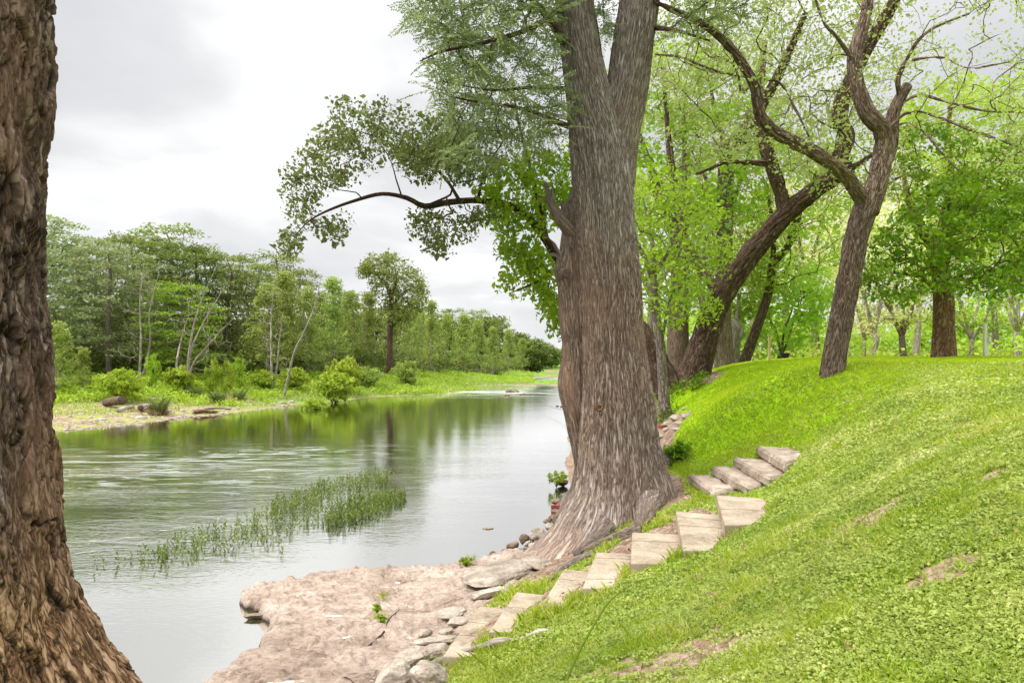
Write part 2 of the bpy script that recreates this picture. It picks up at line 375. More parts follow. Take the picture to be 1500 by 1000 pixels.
# ------------------------------------------------------------------ water
t = NT('river_water'); p = t.pos(); s = t.n('ShaderNodeSeparateXYZ'); t.set(s, 'Vector', p)
w1 = t.noise(t.map(p, (.5, 1.5, 1)), 2.0, 3, .55, 1.1)
w2 = t.noise(t.map(p, (.28, 1.1, 1), (7, 3, 0)), .55, 2, .5, .6)
w3 = t.noise(t.map(p, (.8, 2.0, 1)), 9, 2, .5)
def gaussmask(cx, cy, rx, ry):
    a = t.math('DIVIDE', t.math('SUBTRACT', s.outputs[0], cx), rx); b = t.math('DIVIDE', t.math('SUBTRACT', s.outputs[1], cy), ry)
    q = t.math('ADD', t.math('MULTIPLY', a, a), t.math('MULTIPLY', b, b))
    return t.math('POWER', 2.718, t.math('MULTIPLY', q, -1.))
rip = t.math('ADD', gaussmask(-12., 19., 9., 6.), gaussmask(-6.5, 12.5, 3., 2.))
rip = t.math('MULTIPLY', rip, t.ramp(t.noise(t.map(p, (.3, 1, 1)), .5, 3, .5), [(.35, .25), (.62, 1.)]))
n = t.bump(w2, .10, t.math('MULTIPLY_ADD', rip, .25, .07))
n = t.bump(w1, .05, t.math('MULTIPLY_ADD', rip, .6, .015), n)
n = t.bump(w3, .012, t.math('MULTIPLY_ADD', rip, .9, .12), n)
gl = t.n('ShaderNodeBsdfGlossy'); t.set(gl, 'Roughness', .06); t.set(gl, 'Color', (.97, .95, .945, 1)); t.set(gl, 'Normal', n)
df = t.n('ShaderNodeBsdfDiffuse'); t.set(df, 'Color', (.08, .10, .022, 1))
fr = t.n('ShaderNodeFresnel'); t.set(fr, 'IOR', 1.6); t.set(fr, 'Normal', n)
fac = t.math('MULTIPLY_ADD', fr.outputs[0], .5, .74, True)
mx = t.n('ShaderNodeMixShader'); t.set(mx, 'Fac', fac); t.t.links.new(df.outputs[0], mx.inputs[1]); t.t.links.new(gl.outputs[0], mx.inputs[2])
# broken white water of far riffles; nearer streaks paint in the ripples' sky reflection
foamn = t.ramp(t.noise(t.map(p, (.16, .75, 1)), 1.1, 6, .65, .5), [(.47, 0.), (.58, 1.)])
fm1 = t.math('MULTIPLY', t.math('ADD', gaussmask(-1., 67., 9., 7.), gaussmask(4.5, 100., 7, 20)), foamn, clamp=True)
fv = t.n('ShaderNodeMapping'); t.set(fv, 'Vector', p); t.set(fv, 'Rotation', (0, 0, .16)); t.set(fv, 'Scale', (.26, 1.15, 1))
sky_streak = t.ramp(t.noise(fv.outputs[0], 1.15, 6, .66, 2.6), [(.53, 0.), (.60, 1.)])
streak_m = t.math('MULTIPLY', t.math('MULTIPLY', t.math('ADD', gaussmask(-11., 20., 6., 4.2), gaussmask(-7.5, 24., 3.0, 1.6)), sky_streak), .5, clamp=True)
fo = t.n('ShaderNodeBsdfDiffuse'); t.set(fo, 'Color', (.62, .66, .64, 1))
mx2 = t.n('ShaderNodeMixShader'); t.set(mx2, 'Fac', t.math('MULTIPLY', t.math('MAXIMUM', fm1, streak_m), .85)); t.t.links.new(mx.outputs[0], mx2.inputs[1]); t.t.links.new(fo.outputs[0], mx2.inputs[2])
M['water'] = t.done(mx2.outputs[0])
wx = np.linspace(-160, 60, 23); wy = np.linspace(-30, 420, 46); WX, WY = np.meshgrid(wx, wy)
ii = np.arange(WX.size).reshape(WX.shape)
tag(mobj('river_water', np.stack([WX, WY, 0*WX], -1).reshape(-1, 3), np.stack([ii[:-1, :-1], ii[:-1, 1:], ii[1:, 1:], ii[1:, :-1]], -1).reshape(-1, 4), M['water']), kind='structure')

# ------------------------------------------------------------------ rock shelf
sp = [Pz(*q)[:2] for q in [(345,872,.1),(372,858,.1),(440,843,.1),(520,836,.1),(600,829,.1),(700,822,.1),(740,812,.12)]]
sp += [A(q) for q in [(.55,10.6),(.6,9.2),(.3,7.8),(-.2,6.4),(-.4,5.4),(-1.0,5.0),(-2.2,5.0),(-3.2,5.4)]]
sp += [Pz(*q)[:2] for q in [(300,1000,.15),(375,948,.15),(392,905,.15),(385,893,.12)]]
dx = .022
xs = np.arange(-4.1, 1.0, dx); ys = np.arange(4.7, 11.4, dx); SX, SY = np.meshgrid(xs, ys)
sd = inpoly(SX, SY, sp)+.085*n2(SX, SY, 2.5, 4, 31)+.045*n2(SX, SY, 7, 3, 33)
top = .13+.10*sm(9.5, 6.0, SY)+.05*n2(SX, SY*1.6, 1.1, 4, 41)+.35*sm(-.7, .5, SX)*sm(8.6, 7.2, SY)+.10*sm(-1.2, .4, SX)
rg = np.abs(n2(SX+.2*n2(SX, SY, 1.5, 2, 4), SY*1.8, 2.1, 4, 43))
top = top+.035*n2(SX, SY*2., 5, 4, 47)-.035*sm(.12, .0, rg)+.012*n2(SX, SY, 16, 3, 48)
tt_ = (top+.03*n2(SX, SY, 3, 3, 51))/.04; ft_ = tt_-np.floor(tt_); terr = (np.floor(tt_)+sm(0, .22, ft_))*.04
top = .35*top+.65*terr-.03*sm(.06, .0, np.abs(n2(SX+.3*n2(SX, SY, 1.2, 2, 8), SY, 1.3, 3, 57)))
SZ = np.where(sd > 0, top, 0); SZ = top*sm(-.01, .07, sd)-.45*sm(.03, -.06, sd)
idx = np.arange(SX.size).reshape(SX.shape)
F = np.stack([idx[:-1, :-1], idx[:-1, 1:], idx[1:, 1:], idx[1:, :-1]], -1).reshape(-1, 4)
keep = (sd.ravel()[F] > -.12).any(1)
tag(mobj('rock_shelf', np.stack([SX, SY, SZ], -1).reshape(-1, 3), F[keep], M['rock_shelf']), kind='structure')
def shelf_z(x, y):
    i = int(np.clip((x-xs[0])/dx, 0, len(xs)-1)); j = int(np.clip((y-ys[0])/dx, 0, len(ys)-1))
    return float(SZ[j, i])
def ground_z(x, y): return max(T1(x, y), shelf_z(x, y) if (xs[0] < x < xs[-1] and ys[0] < y < ys[-1]) else -9)

# ------------------------------------------------------------------ wood and leaves
def spline(pts, rad, step):
    pts = np.asarray(pts, float); rad = np.asarray(rad, float)
    if len(pts) == 2: pts = A([pts[0], (pts[0]+pts[1])/2, pts[1]]); rad = A([rad[0], rad.mean(), rad[1]])
    e = np.concatenate([[2*pts[0]-pts[1]], pts, [2*pts[-1]-pts[-2]]]); out = []; ro = []
    for i in range(len(pts)-1):
        p0, p1, p2, p3 = e[i:i+4]; n = max(1, int(np.linalg.norm(p2-p1)/step+.5))
        for k in range(n):
            u = k/n
            out.append(.5*((2*p1)+(-p0+p2)*u+(2*p0-5*p1+4*p2-p3)*u*u+(-p0+3*p1-3*p2+p3)*u**3)); ro.append(rad[i]*(1-u)+rad[i+1]*u)
    out.append(pts[-1]); ro.append(rad[-1])
    return A(out), A(ro)
class Wood:
    def __init__(s): s.V = []; s.F = []; s.B = []; s.T3 = []; s.n = 0
    def tube(s, P_, R, sides=6, disp=None, lobes=None, cap=True, squash=None):
        P_ = np.asarray(P_, float); R = np.asarray(R, float); n = len(P_)
        t = unit(np.gradient(P_, axis=0)); up = A([0, 1., 0]) if abs(t[0][1]) < .8 else A([1., 0, 0])
        X = np.empty((n, 3)); x = unit(np.cross(up, t[0]))
        for i in range(n):
            x = x-t[i]*(x@t[i]); x = x/max(np.linalg.norm(x), 1e-9); X[i] = x
        Y = np.cross(t, X); th = np.linspace(0, 2*math.pi, sides, endpoint=False)
        arc = np.concatenate([[0], np.cumsum(np.linalg.norm(np.diff(P_, axis=0), axis=1))])
        c_, s_ = np.cos(th), np.sin(th)
        N = X[:, None]*c_[None, :, None]+Y[:, None]*s_[None, :, None]
        rr = np.repeat(R[:, None], sides, 1)
        if lobes is not None: rr = rr*lobes(np.arctan2(N[..., 1], N[..., 0]), arc[:, None])
        rf = float(np.median(R)); bk = np.stack([np.repeat(rf*c_[None], n, 0), np.repeat(rf*s_[None], n, 0), np.repeat(arc[:, None], sides, 1)], -1)+rng.random(3)*9
        if disp is not None: rr = rr+disp(bk, rr)
        V = P_[:, None]+N*rr[..., None]
        i = np.arange(n*sides).reshape(n, sides); j = np.roll(i, -1, 1)
        F = np.stack([i[:-1], j[:-1], j[1:], i[1:]], -1).reshape(-1, 4)+s.n
        s.V.append(V.reshape(-1, 3)); s.B.append(bk.reshape(-1, 3)); s.F.append(F); s.n += n*sides
        if cap:
            for k, rev in ((n-1, 0), (0, 1)):
                s.V.append(P_[k][None]); s.B.append(bk[k].mean(0)[None]); ring = i[k]+s.n-n*sides-(rev and 1 or 0)
                q = np.stack([ring, np.roll(ring, -1), np.full(sides, s.n)], -1); s.T3.append(q[:, ::-1] if rev else q); s.n += 1
    def build(s, name, mat, parent, origin=None):
        return mobj(name, np.concatenate(s.V), [np.concatenate(s.F)]+([np.concatenate(s.T3)] if s.T3 else []), mat, parent, {'bk': np.concatenate(s.B)}, origin=origin)

def grow(limbs, att, rng, seg=.35, tipr=.006, ex=2.2, jit=.12, up=.15, maxr=None):
    """connect every twig end to the nearest wood, so that limbs fork by themselves"""
    N = np.concatenate([l[0] for l in limbs]); R0 = np.concatenate([l[1] for l in limbs]); par = np.full(len(N), -1)
    cap = list(R0); pos = [N]; allN = N.copy(); paths = []; parent = list(par); load = [0.]*len(N)
    order = np.argsort(((att[:, None]-N[None, ::3])**2).sum(-1).min(1)) if len(att) else []
    for a in att[order] if len(att) else []:
        d = a-allN; dist = np.linalg.norm(d, axis=1); cost = dist*(1+.35*(d[:, 2] < 0))
        k = int(np.argmin(cost)); D = dist[k]; m = max(2, int(D/seg)+1)
        u = np.linspace(0, 1, m+1)[:, None]; p0 = allN[k]
        mid = (p0+a)/2+A([0, 0, D*up])+rng.normal(0, jit*D, 3)
        pts = p0*(1-u)**2+2*mid*u*(1-u)+a*u*u
        pts[1:-1] += rng.normal(0, jit*.18*min(D, 1.5), (m-1, 3))
        ids = [k]; base = len(allN)
        for q in range(1, m+1): parent.append(ids[-1]); ids.append(base+q-1); load.append(0.); cap.append(9.)
        allN = np.concatenate([allN, pts[1:]]); paths.append((ids, pts))
    L = A(load)
    for ids, _ in paths:
        k = ids[-1]
        while k >= 0 and k >= len(N): L[k] += 1; k = parent[k]
    out = []
    for ids, pts in paths:
        l = np.maximum(L[ids], 1); l[0] = l[1]; r = tipr*l**(1/ex)*1.0
        r = np.minimum(r, cap[ids[0]]*.8+.002)
        if maxr: r = np.minimum(r, maxr)
        r[-1] = tipr*.5 if L[ids[-1]] <= 1 else r[-1]
        out.append((pts, r))
    return out

def leaves(cent, n, spread, size, rng, aspect=.55, upb=.6, droop=0., var=.35, outw=None, clump=0.):
    cent = np.asarray(cent, float); K = len(cent)*n
    c0 = np.repeat(cent, n, 0)
    off = rng.normal(0, 1, (K, 3)); off *= (rng.random((K, 1))**.3)/np.maximum(np.linalg.norm(off, axis=1, keepdims=True), .3)*1.15
    pos = c0+off*A(spread)
    nrm = unit(rng.normal(0, 1, (K, 3))+A([0, 0, upb*2]))
    d = rng.normal(0, 1, (K, 3)); d[:, 2] -= droop*2
    if outw is not None: d += unit(np.repeat(outw, n, 0))*1.6
    d = unit(d-nrm*(d*nrm).sum(1, keepdims=True)); s_ = np.cross(nrm, d)
    L = size*np.exp(rng.normal(0, var, (K, 1))); W = L*aspect
    V = np.stack([pos-d*L*.5, pos+s_*W*.5-d*L*.05, pos+d*L*.5-nrm*L*.15, pos-s_*W*.5-d*L*.05], 1).reshape(-1, 3)
    F = np.arange(4*K).reshape(K, 4)
    tr = np.repeat(np.repeat(rng.random(len(cent)), n)*.5+rng.random(K)*.5, 4)
    return V, F, tr
def crown_obj(lst, mat, parent, name='crown'):
    V = np.concatenate([l[0] for l in lst]); R = np.concatenate([l[2] for l in lst]); o = 0; Fs = []
    for l in lst: Fs.append(l[1]+o); o += len(l[0])
    return mobj(name, V, np.concatenate(Fs), mat, parent, {'rnd': R}, smooth=False)
def ell(n, cen, rad, rng, shell=.45):
    d = unit(rng.normal(0, 1, (n, 3))); r = shell+(1-shell)*rng.random((n, 1))**.6
    return A(cen)+d*r*A(rad)
def noisy_keep(p, sc, thr, seed):
    return p[fbm(p*sc, 2, seed) > thr]
def tips(paths, every=2):                 # twig positions that carry leaves
    out = []; dirs = []
    for pts, r in paths:
        m = len(pts); k0 = max(1, int(m*.45))
        sel = pts[k0:][::-1][::every]; out.append(sel); dirs.append(np.repeat((pts[-1]-pts[0])[None], len(sel), 0))
    return np.concatenate(out), np.concatenate(dirs)

def broad_tree(name, label, cat, base, limbs, att, bark, leafm, nleaf=30, lspread=(.3, .3, .2), lsize=.09, seed=1, group=None, tipr=.006,
               seg=.35, sides=5, trunk_sides=14, disp=None, every=2, aspect=.6, upb=.5, droop=.1, up=.12, maxr=None, step=.25, ex=2.2, outw=False):
    r = np.random.default_rng(seed); root = empty(name, base); tag(root, label, cat, group)
    L2 = []
    for i, (pts, rad) in enumerate(limbs):
        p_, r_ = spline(pts, rad, step); L2.append((p_, r_))
        s = max(8, int(trunk_sides*(.45+.55*r_.max()/limbs[0][1][0])))
        w = Wood(); w.tube(p_, r_, s, disp=disp); w.build('limb' if i else 'trunk', bark, root)
    paths = grow(L2, att, r, seg=seg, tipr=tipr, up=up, maxr=maxr, ex=ex)
    if paths:
        b = Wood()
        for pts, rr in paths: b.tube(pts, rr, sides if rr[0] > .012 else 4, cap=False)
        tag(b.build('twigs', bark, root), kind='stuff')
        if nleaf:
            cc, dd = tips(paths, every)
            crown_obj([leaves(cc, nleaf, lspread, lsize, r, aspect, upb, droop, outw=dd if outw else None)], leafm, root)
    return root, paths

def bdisp(a1, s1, a2=0., s2=30., zs=.12, seed=0, ridge=True):
    def f(bk, rr):
        q = bk*A([1, 1, zs]); n = fbm(q*s1, 3, seed)
        h = (sm(0, .3, np.abs(n))-.7) if ridge else n
        return a1*h+(a2*fbm(bk*A([1, 1, .4])*s2, 2, seed+5) if a2 else 0)
    return f

# ---- big twin-topped cypress in the middle
Yc = 11.2
def rowlimb(rows, Y, z_extra=None):
    pts = []; rad = []
    for py, xl, xr in rows:
        pts.append(P((xl+xr)/2, py, Y)); rad.append((xr-xl)/2/1000*Y)
    return A(pts), A(rad)
root = empty('cypress_tree', (1.85, Yc, .45)); tag(root, 'huge grey-brown cypress with ridged bark beside the steps, its trunk forking into two stems', 'tree')
tr_rows = [(800,858,965),(760,858,965),(720,857,966),(680,854,962),(640,852,958),(590,852,953),(540,852,946),(480,852,938),(420,850,936),(350,845,930),(280,840,925),(220,836,917),(170,833,902),(120,827,888),(60,820,876),(0,814,868),(-120,806,852),(-300,800,838),(-520,800,820)]
pts, rad = rowlimb(tr_rows, Yc); p_, r_ = spline(pts, rad, .035)
hz = p_[:, 2]-.35
def lob(th, arc):
    h = arc
    out = 1+0*th
    for a0, amp, hh, pw in [(-2.95, 1.45, .62, 9), (-2.35, 1.35, .58, 11), (-1.75, .75, .6, 12), (-1.2, .60, .5, 10), (-.65, .80, .50, 9), (-.1, 1.3, .62, 10), (.6, .7, .6, 6), (1.5, .5, .6, 5), (2.5, .6, .6, 6)]:
        dth = np.angle(np.exp(1j*(th-a0+.06*np.sin(h*3+a0))))
        out = out+amp*np.exp(-(h/hh)**1.15)*np.maximum(np.cos(dth), 0)**pw+.10*np.exp(-h/1.5)*(np.maximum(np.cos(dth), 0)**(pw*2))
    out = out+.025*np.cos(3*th+.4*h)+.018*np.cos(7*th+.9*h)+.03*np.exp(-h/1.1)*np.cos(15*th+1.3*np.sin(h*2))
    return out
def cdisp(bk, rr):
    q = bk.copy(); q[..., 2] *= .075
    wob = .035*fbm(bk*A([1.5, 1.5, 1.6]), 2, 77)
    q[..., 0] += wob; q[..., 1] += wob
    n1 = fbm(q*29, 2, 61); n3 = fbm(q*50, 2, 62)
    return .024*(sm(0, .34, np.abs(n1))-.6)+.010*(sm(0, .4, np.abs(n3))-.5)+.03*fbm(bk*A([1.1, 1.1, .6]), 2, 63)
w = Wood(); w.tube(p_, r_, 620, disp=cdisp, lobes=lob)
w.build('trunk', M['bark_cyp'], root)
pts, rad = rowlimb([(400,866,922),(330,862,922),(260,864,928),(200,872,936),(130,888,948),(60,899,956),(0,908,964),(-120,925,972),(-300,950,985),(-520,985,1010)], Yc+.12)
p2, r2 = spline(pts, rad, .04); w = Wood(); w.tube(p2, r2, 300, disp=cdisp)
o = w.build('stem', M['bark_cyp'], root)
cyp_limbs = [(p_[::6], r_[::6]), (p2[::6], r2[::6])]
# surface roots
def rootpath(pxs, rads, sink=.35, z=None):
    g = [G(*q) if len(q) == 2 else Pz(*q) for q in pxs]
    g = [A([a[0], a[1], ground_z(a[0], a[1])+r*sink]) for a, r in zip(g, rads)]
    return spline(g, rads, .05)
for pxs, rads in [([(870,752),(838,775),(806,796),(775,812)], [.24,.17,.12,.05]),
                  ([(850,720),(822,748),(795,768),(772,780)], [.2,.13,.10,.03]),
                  ([(905,760),(880,790),(862,806),(842,816)], [.26,.16,.11,.05]),
                  ([(955,740),(945,765),(935,778)], [.26,.14,.05]),
                  ([(960,690),(985,672),(1002,660)], [.3,.16,.05]),
                  ([(940,778),(908,790),(876,803),(850,812)], [.06,.09,.08,.04]),
                  ([(870,812),(846,826),(820,838),(806,852)], [.05,.07,.06,.03])]:
    a, b = rootpath(pxs, rads); w = Wood(); w.tube(a, b, 40, disp=lambda bk, rr: .02*fbm(bk*A([1, 1, .2])*14, 3, 5)); w.build('root', M['bark_cyp'], root)
kn = P(869, 592, Yc)-A([0, .66, 0])
th = np.linspace(-.6, 5.3, 16); ring = kn+np.stack([.06*np.cos(th), 0*th-.05, .045*np.sin(th)], -1)
w = Wood(); w.tube(ring, .012+.012*np.abs(np.sin(th*1.5)), 10, disp=lambda bk, rr: .004*fbm(bk*60, 2, 3)); w.build('knot', M['bark_red'], root)
w = Wood(); w.tube(A([kn+A([0, .06, 0]), kn+A([0, -.02, .0])]), A([.048, .04]), 14); w.build('knot_disc', M['rock_dark'], root)  # dark disc in place of a hole, its inner shade put into the colour
# cypress boughs with feathery foliage
rc = np.random.default_rng(5)
def frus(n, poly, Yr, rng):               # points whose projection falls in a region of the crown, spread through its depth
    poly = A(poly, float); out = []
    while len(out) < n:
        x = rng.uniform(poly[:, 0].min(), poly[:, 0].max(), 400); y = rng.uniform(poly[:, 1].min(), poly[:, 1].max(), 400)
        k = inpoly(x, y, poly) > 0
        for a, b in zip(x[k], y[k]): out.append(P(a, b, rng.uniform(*Yr)))
    return A(out[:n])
att = np.concatenate([frus(430, [(600,-120),(598,25),(640,60),(625,130),(655,185),(640,240),(700,255),(760,225),(832,200),(835,-120)], (9.3, 12.2), rc),
                      frus(90, [(640,-300),(640,-100),(1050,-100),(1050,-300)], (9.5, 13), rc),
                      frus(26, [(876,-60),(905,-60),(893,60),(880,40)], (10.5, 12.5), rc),
                      frus(46, [(965,-100),(1180,-100),(1100,20),(985,60)], (9.8, 12.), rc)])
bough = [([P(826,60,11), P(800,22,10.7), P(772,-10,10.4), P(745,-60,10.2)], [.09,.06,.045,.03]),
         ([P(832,185,11), P(800,172,10.6), P(760,158,10.3), P(700,150,10.1), P(655,140,10)], [.05,.035,.025,.018,.008]),
         ([P(828,130,11), P(780,128,11.4), P(720,132,11.7), P(650,120,11.9)], [.04,.03,.02,.01]),
         ([P(884,120,11), P(878,70,11.4), P(870,20,11.6), P(850,-60,11.8)], [.045,.035,.03,.02]),
         ([P(824,10,11), P(780,40,10.3), P(720,60,10), P(650,75,9.9), P(615,90,9.8)], [.05,.04,.03,.02,.008]),
         ([P(950,40,11.3), P(990,45,10.8), P(1040,60,10.5)], [.05,.03,.012]),
         ([P(818,-120,11), P(740,-130,10.4), P(660,-110,10)], [.07,.05,.02])]
BL = [spline(a, b, .12) for a, b in bough]
paths = grow(cyp_limbs+BL, att, rc, seg=.22, tipr=.0035, ex=2.4, jit=.1, up=.04, maxr=.03)
for a, b in BL: w = Wood(); w.tube(a, b, 8); w.build('limb', M['bark_dark'], root)
w = Wood()
for a, b in paths: w.tube(a, b, 5, cap=False)
tag(w.build('twigs', M['bark_dark'], root), kind='stuff')
def needles(paths, rng, per=26, ln=.13, wd=.011, droop=.35, jitz=.05, spacing=.045):
    V = []; R = []
    for pts, _ in paths:
        seg = np.linalg.norm(np.diff(pts, axis=0), axis=1); tot = seg.sum(); arc = np.concatenate([[0], np.cumsum(seg)])
        twn = int(tot*.7/.12)+1
        for k in range(twn+1):
            u = tot*(1-.7*k/(twn+.01)); b = A([np.interp(u, arc, pts[:, q]) for q in range(3)])
            d0 = unit(pts[-1]-pts[0]); sgn = 1 if k % 2 else -1
            side = unit(np.cross(d0, A([0, 0, 1.]))) if k else d0*sgn*0+d0
            d = unit(d0*.7+(side*sgn if k else 0)+rng.normal(0, .18, 3)+A([0, 0, -.22]))
            L = rng.uniform(.28, .55); m = int(L/spacing)*2
            if m < 2: continue
            tt = np.repeat(np.arange(m//2)/(m/2)*L, 2)[:, None]
            base = b+d*tt+A([0, 0, -1])*(tt**2)*droop
            sd = unit(np.cross(d, A([0, 0, 1.])+rng.normal(0, .25, 3)))*np.tile([1, -1], m//2)[:, None]
            dd = unit(sd+d*.55+rng.normal(0, .15, (m, 3))); l = ln*rng.uniform(.7, 1.15, (m, 1))*(1-.5*tt/L)
            nn = unit(np.cross(dd, rng.normal(0, .4, (m, 3))+A([0, 0, 1.]))); wv = nn*wd
            V.append(np.stack([base, base+dd*l*.5+wv, base+dd*l+A([0, 0, -.012]), base+dd*l*.5-wv], 1).reshape(-1, 3))
            R.append(np.repeat(rng.random()*.6+rng.random(m)*.4, 4))
    V = np.concatenate(V); return V, np.arange(len(V)).reshape(-1, 4), np.concatenate(R)
crown_obj([needles(paths, rc, ln=.105, wd=.012, spacing=.030)], M['needle_near'], root)

# ---- second trunk pressed against it, with the long limb over the river
root = empty('riverside_tree', (1.15, 11.45, .1)); tag(root, 'gnarled trunk against the left of the huge cypress, with broken stub and limb over river', 'tree')
pts, rad = rowlimb([(760,832,890),(720,840,892),(680,840,888),(640,836,884),(600,827,882),(560,822,880),(520,824,878),(480,822,876),(430,820,874),(390,817,872),(350,820,872),(310,826,872),(270,840,874),(200,846,876),(100,850,876)], 11.45)
p3, r3 = spline(pts, rad, .05)
def ldisp(bk, rr):
    q = bk.copy(); q[..., 2] *= .055
    return .026*(sm(0, .36, np.abs(fbm(q*26, 3, 71)))-.6)+.05*fbm(bk*1.6, 3, 73)
w = Wood(); w.tube(p3, r3, 220, disp=ldisp, lobes=lambda th, arc: 1+.7*np.exp(-(arc/.5))*np.maximum(np.cos(th+2.7), 0)**4+.12*np.exp(-((arc-4.15)/.22)**2)*np.maximum(np.cos(th-3.1), 0)**2+.10*np.exp(-((arc-2.3)/.3)**2)*np.maximum(np.cos(th-3.1), 0)**2)
w.build('trunk', M['bark_cyp'], root)
Ys = 11.3
stubs = [([P(842,345,Ys), P(822,322,Ys-.05), P(808,300,Ys-.1), P(803,282,Ys-.1), P(799,268,Ys-.1)], [.17,.15,.095,.06,.045]),
         ([P(806,302,Ys-.1), P(800,292,Ys-.1), P(784,286,Ys-.15)], [.05,.035,.012]),
         ([P(812,305,Ys-.1), P(810,290,Ys-.1), P(809,273,Ys-.1)], [.04,.03,.015]),
         ([P(830,322,Ys), P(826,306,Ys), P(824,296,Ys)], [.09,.07,.04]),
         ([P(828,392,Ys), P(820,372,Ys-.05), P(812,358,Ys-.05), P(804,350,Ys-.1)], [.07,.04,.03,.015]),
         ([P(828,385,Ys), P(815,374,Ys-.05), P(806,373,Ys-.1)], [.05,.035,.03]),
         ([P(835,400,Ys), P(824,398,Ys), P(819,396,Ys)], [.2,.19,.10])]
for a, b in stubs:
    a, b = spline(a, b, .03); b = b*.72; w = Wood(); w.tube(a, b, 22, disp=lambda bk, rr: .012*fbm(bk*A([1, 1, .3])*18, 3, 9)); w.build('branch_stub', M['bark_cyp'], root)
limb = [([P(848,420,12.2), P(826,392,12.3), P(800,352,12.4), P(780,325,12.4), P(745,300,12.3), P(700,294,12.1), P(660,296,11.9), P(622,302,11.7), P(596,290,11.5), P(560,284,11.3), P(520,294,11.1), P(486,306,10.9), P(455,322,10.7), P(432,345,10.6)],
         [.12,.11,.10,.09,.08,.075,.075,.065,.055,.045,.038,.028,.018,.008]),
        ([P(672,292,12), P(655,265,12.1), P(630,240,12.2), P(600,225,12.2), P(560,205,12.1), P(520,190,12)], [.045,.035,.03,.024,.018,.008]),
        ([P(700,293,12.1), P(705,268,12.3), P(715,240,12.5), P(735,210,12.6), P(745,180,12.7)], [.045,.035,.03,.02,.01]),
        ([P(588,286,11.5), P(580,262,11.4), P(574,240,11.3), P(560,215,11.2), P(535,190,11.2)], [.02,.016,.013,.01,.006]),
        ([P(628,300,11.7), P(660,285,11.5), P(665,270,11.3), P(700,262,11.2), P(740,250,11.1)], [.03,.025,.02,.015,.008]),
        ([P(532,292,11.1), P(522,282,11), P(495,278,10.9), P(470,268,10.8), P(448,250,10.7)], [.016,.013,.011,.008,.005]),
        ([P(800,352,12.4), P(790,300,12.8), P(775,240,13.1), P(760,180,13.3), P(750,120,13.4)], [.08,.06,.05,.035,.02]),
        ([P(826,392,12.3), P(800,405,12.4), P(770,420,12.5), P(745,430,12.5)], [.06,.04,.025,.01])]
LL = [spline(a, A(b)*.72, .12) for a, b in limb]
rl = np.random.default_rng(21)
att = np.concatenate([frus(230, [(425,300),(420,250),(460,205),(490,180),(492,150),(545,150),(575,140),(600,165),(640,175),(660,230),(610,250),(560,245),(530,262),(470,280),(455,330),(425,370),(428,330)], (10.3, 12.2), rl),
                      frus(110, [(580,215),(690,190),(700,262),(640,268),(590,250)], (10.9, 12.8), rl),
                      frus(60, [(600,310),(650,305),(720,310),(700,345),(665,352),(650,378),(630,370),(606,350)], (10.9, 12.2), rl),
                      frus(18, [(455,325),(512,318),(508,355),(480,345)], (10.6, 11.4), rl),
                      frus(8, [(412,345),(432,345),(428,372),(412,368)], (10.4, 10.9), rl),
                      frus(150, [(620,60),(700,80),(835,190),(830,250),(650,230),(640,150)], (12.2, 14), rl),
                      frus(40, [(620,160),(700,170),(700,240),(620,225)], (11.5, 13.5), rl)])
pa = grow(LL, att, rl, seg=.2, tipr=.0035, ex=2.5, jit=.14, up=.08, maxr=.03)
att2 = np.concatenate([frus(170, [(700,240),(835,220),(835,300),(790,345),(800,420),(760,400),(720,345),(705,320)], (11.9, 13.6), rl),
                       frus(46, [(725,405),(770,385),(815,370),(818,470),(800,470),(790,440),(740,428)], (11.9, 13.4), rl),
                       frus(12, [(808,440),(822,430),(824,490),(815,500)], (12, 13), rl)])
pb = grow(LL, att2, rl, seg=.2, tipr=.0035, ex=2.5, jit=.14, up=.05, maxr=.03)
for a, b in LL: w = Wood(); w.tube(a, b, 12, disp=lambda bk, rr: .1*rr*fbm(bk*A([1, 1, .4])*12, 2, 9)); w.build('limb', M['bark_dark'], root)
w = Wood()
for a, b in pa+pb: w.tube(a, b, 5, cap=False)
tag(w.build('twigs', M['bark_dark'], root), kind='stuff')
ca, da = tips(pa, 2); cb, db = tips(pb, 2)
crown_obj([leaves(ca, 21, (.18, .18, .14), .058, rl, .7, .2, .3)], M['leaf_river'], root)
crown_obj([leaves(cb, 24, (.18, .18, .16), .09, rl, .6, .1, .6)], M['leaf_bright'], root, 'sprouting_leaves')

# ---- shaggy trunk at the left edge of the picture
root = empty('shaggy_tree', (-3.02, 3.3, .9)); tag(root, 'nearest tree, a close shaggy trunk with peeling bark, flaring wide at its foot', 'tree')
_tx = [(1090,260),(1050,228),(1000,192),(950,156),(880,118),(790,88),(720,76),(640,70),(550,70),(450,66),(300,68),(150,68),(0,66),(-250,70),(-700,86),(-1400,84),(-2200,70)]
pts = []; rad = []
for py, ex in _tx:
    cx0, cy0 = -3.02, 3.3; d_ = math.hypot(cx0, cy0); al = math.atan((ex-750)/1000); r0 = d_*math.sin(al-math.atan(cx0/cy0))
    for _i in range(3): ty = cy0-r0*math.sin(-al)*0+r0*math.sin(-al); zt = H-(py-HY)/1000*ty
    pts.append([cx0, cy0, zt]); rad.append(r0)
pts = A(pts); rad = A(rad)-.012
p4, r4 = spline(pts, rad, .011); k_ = p4[:, 2] < 5.6; p5, r5 = p4[~k_][::20], r4[~k_][::20]; p4, r4 = p4[k_], r4[k_]
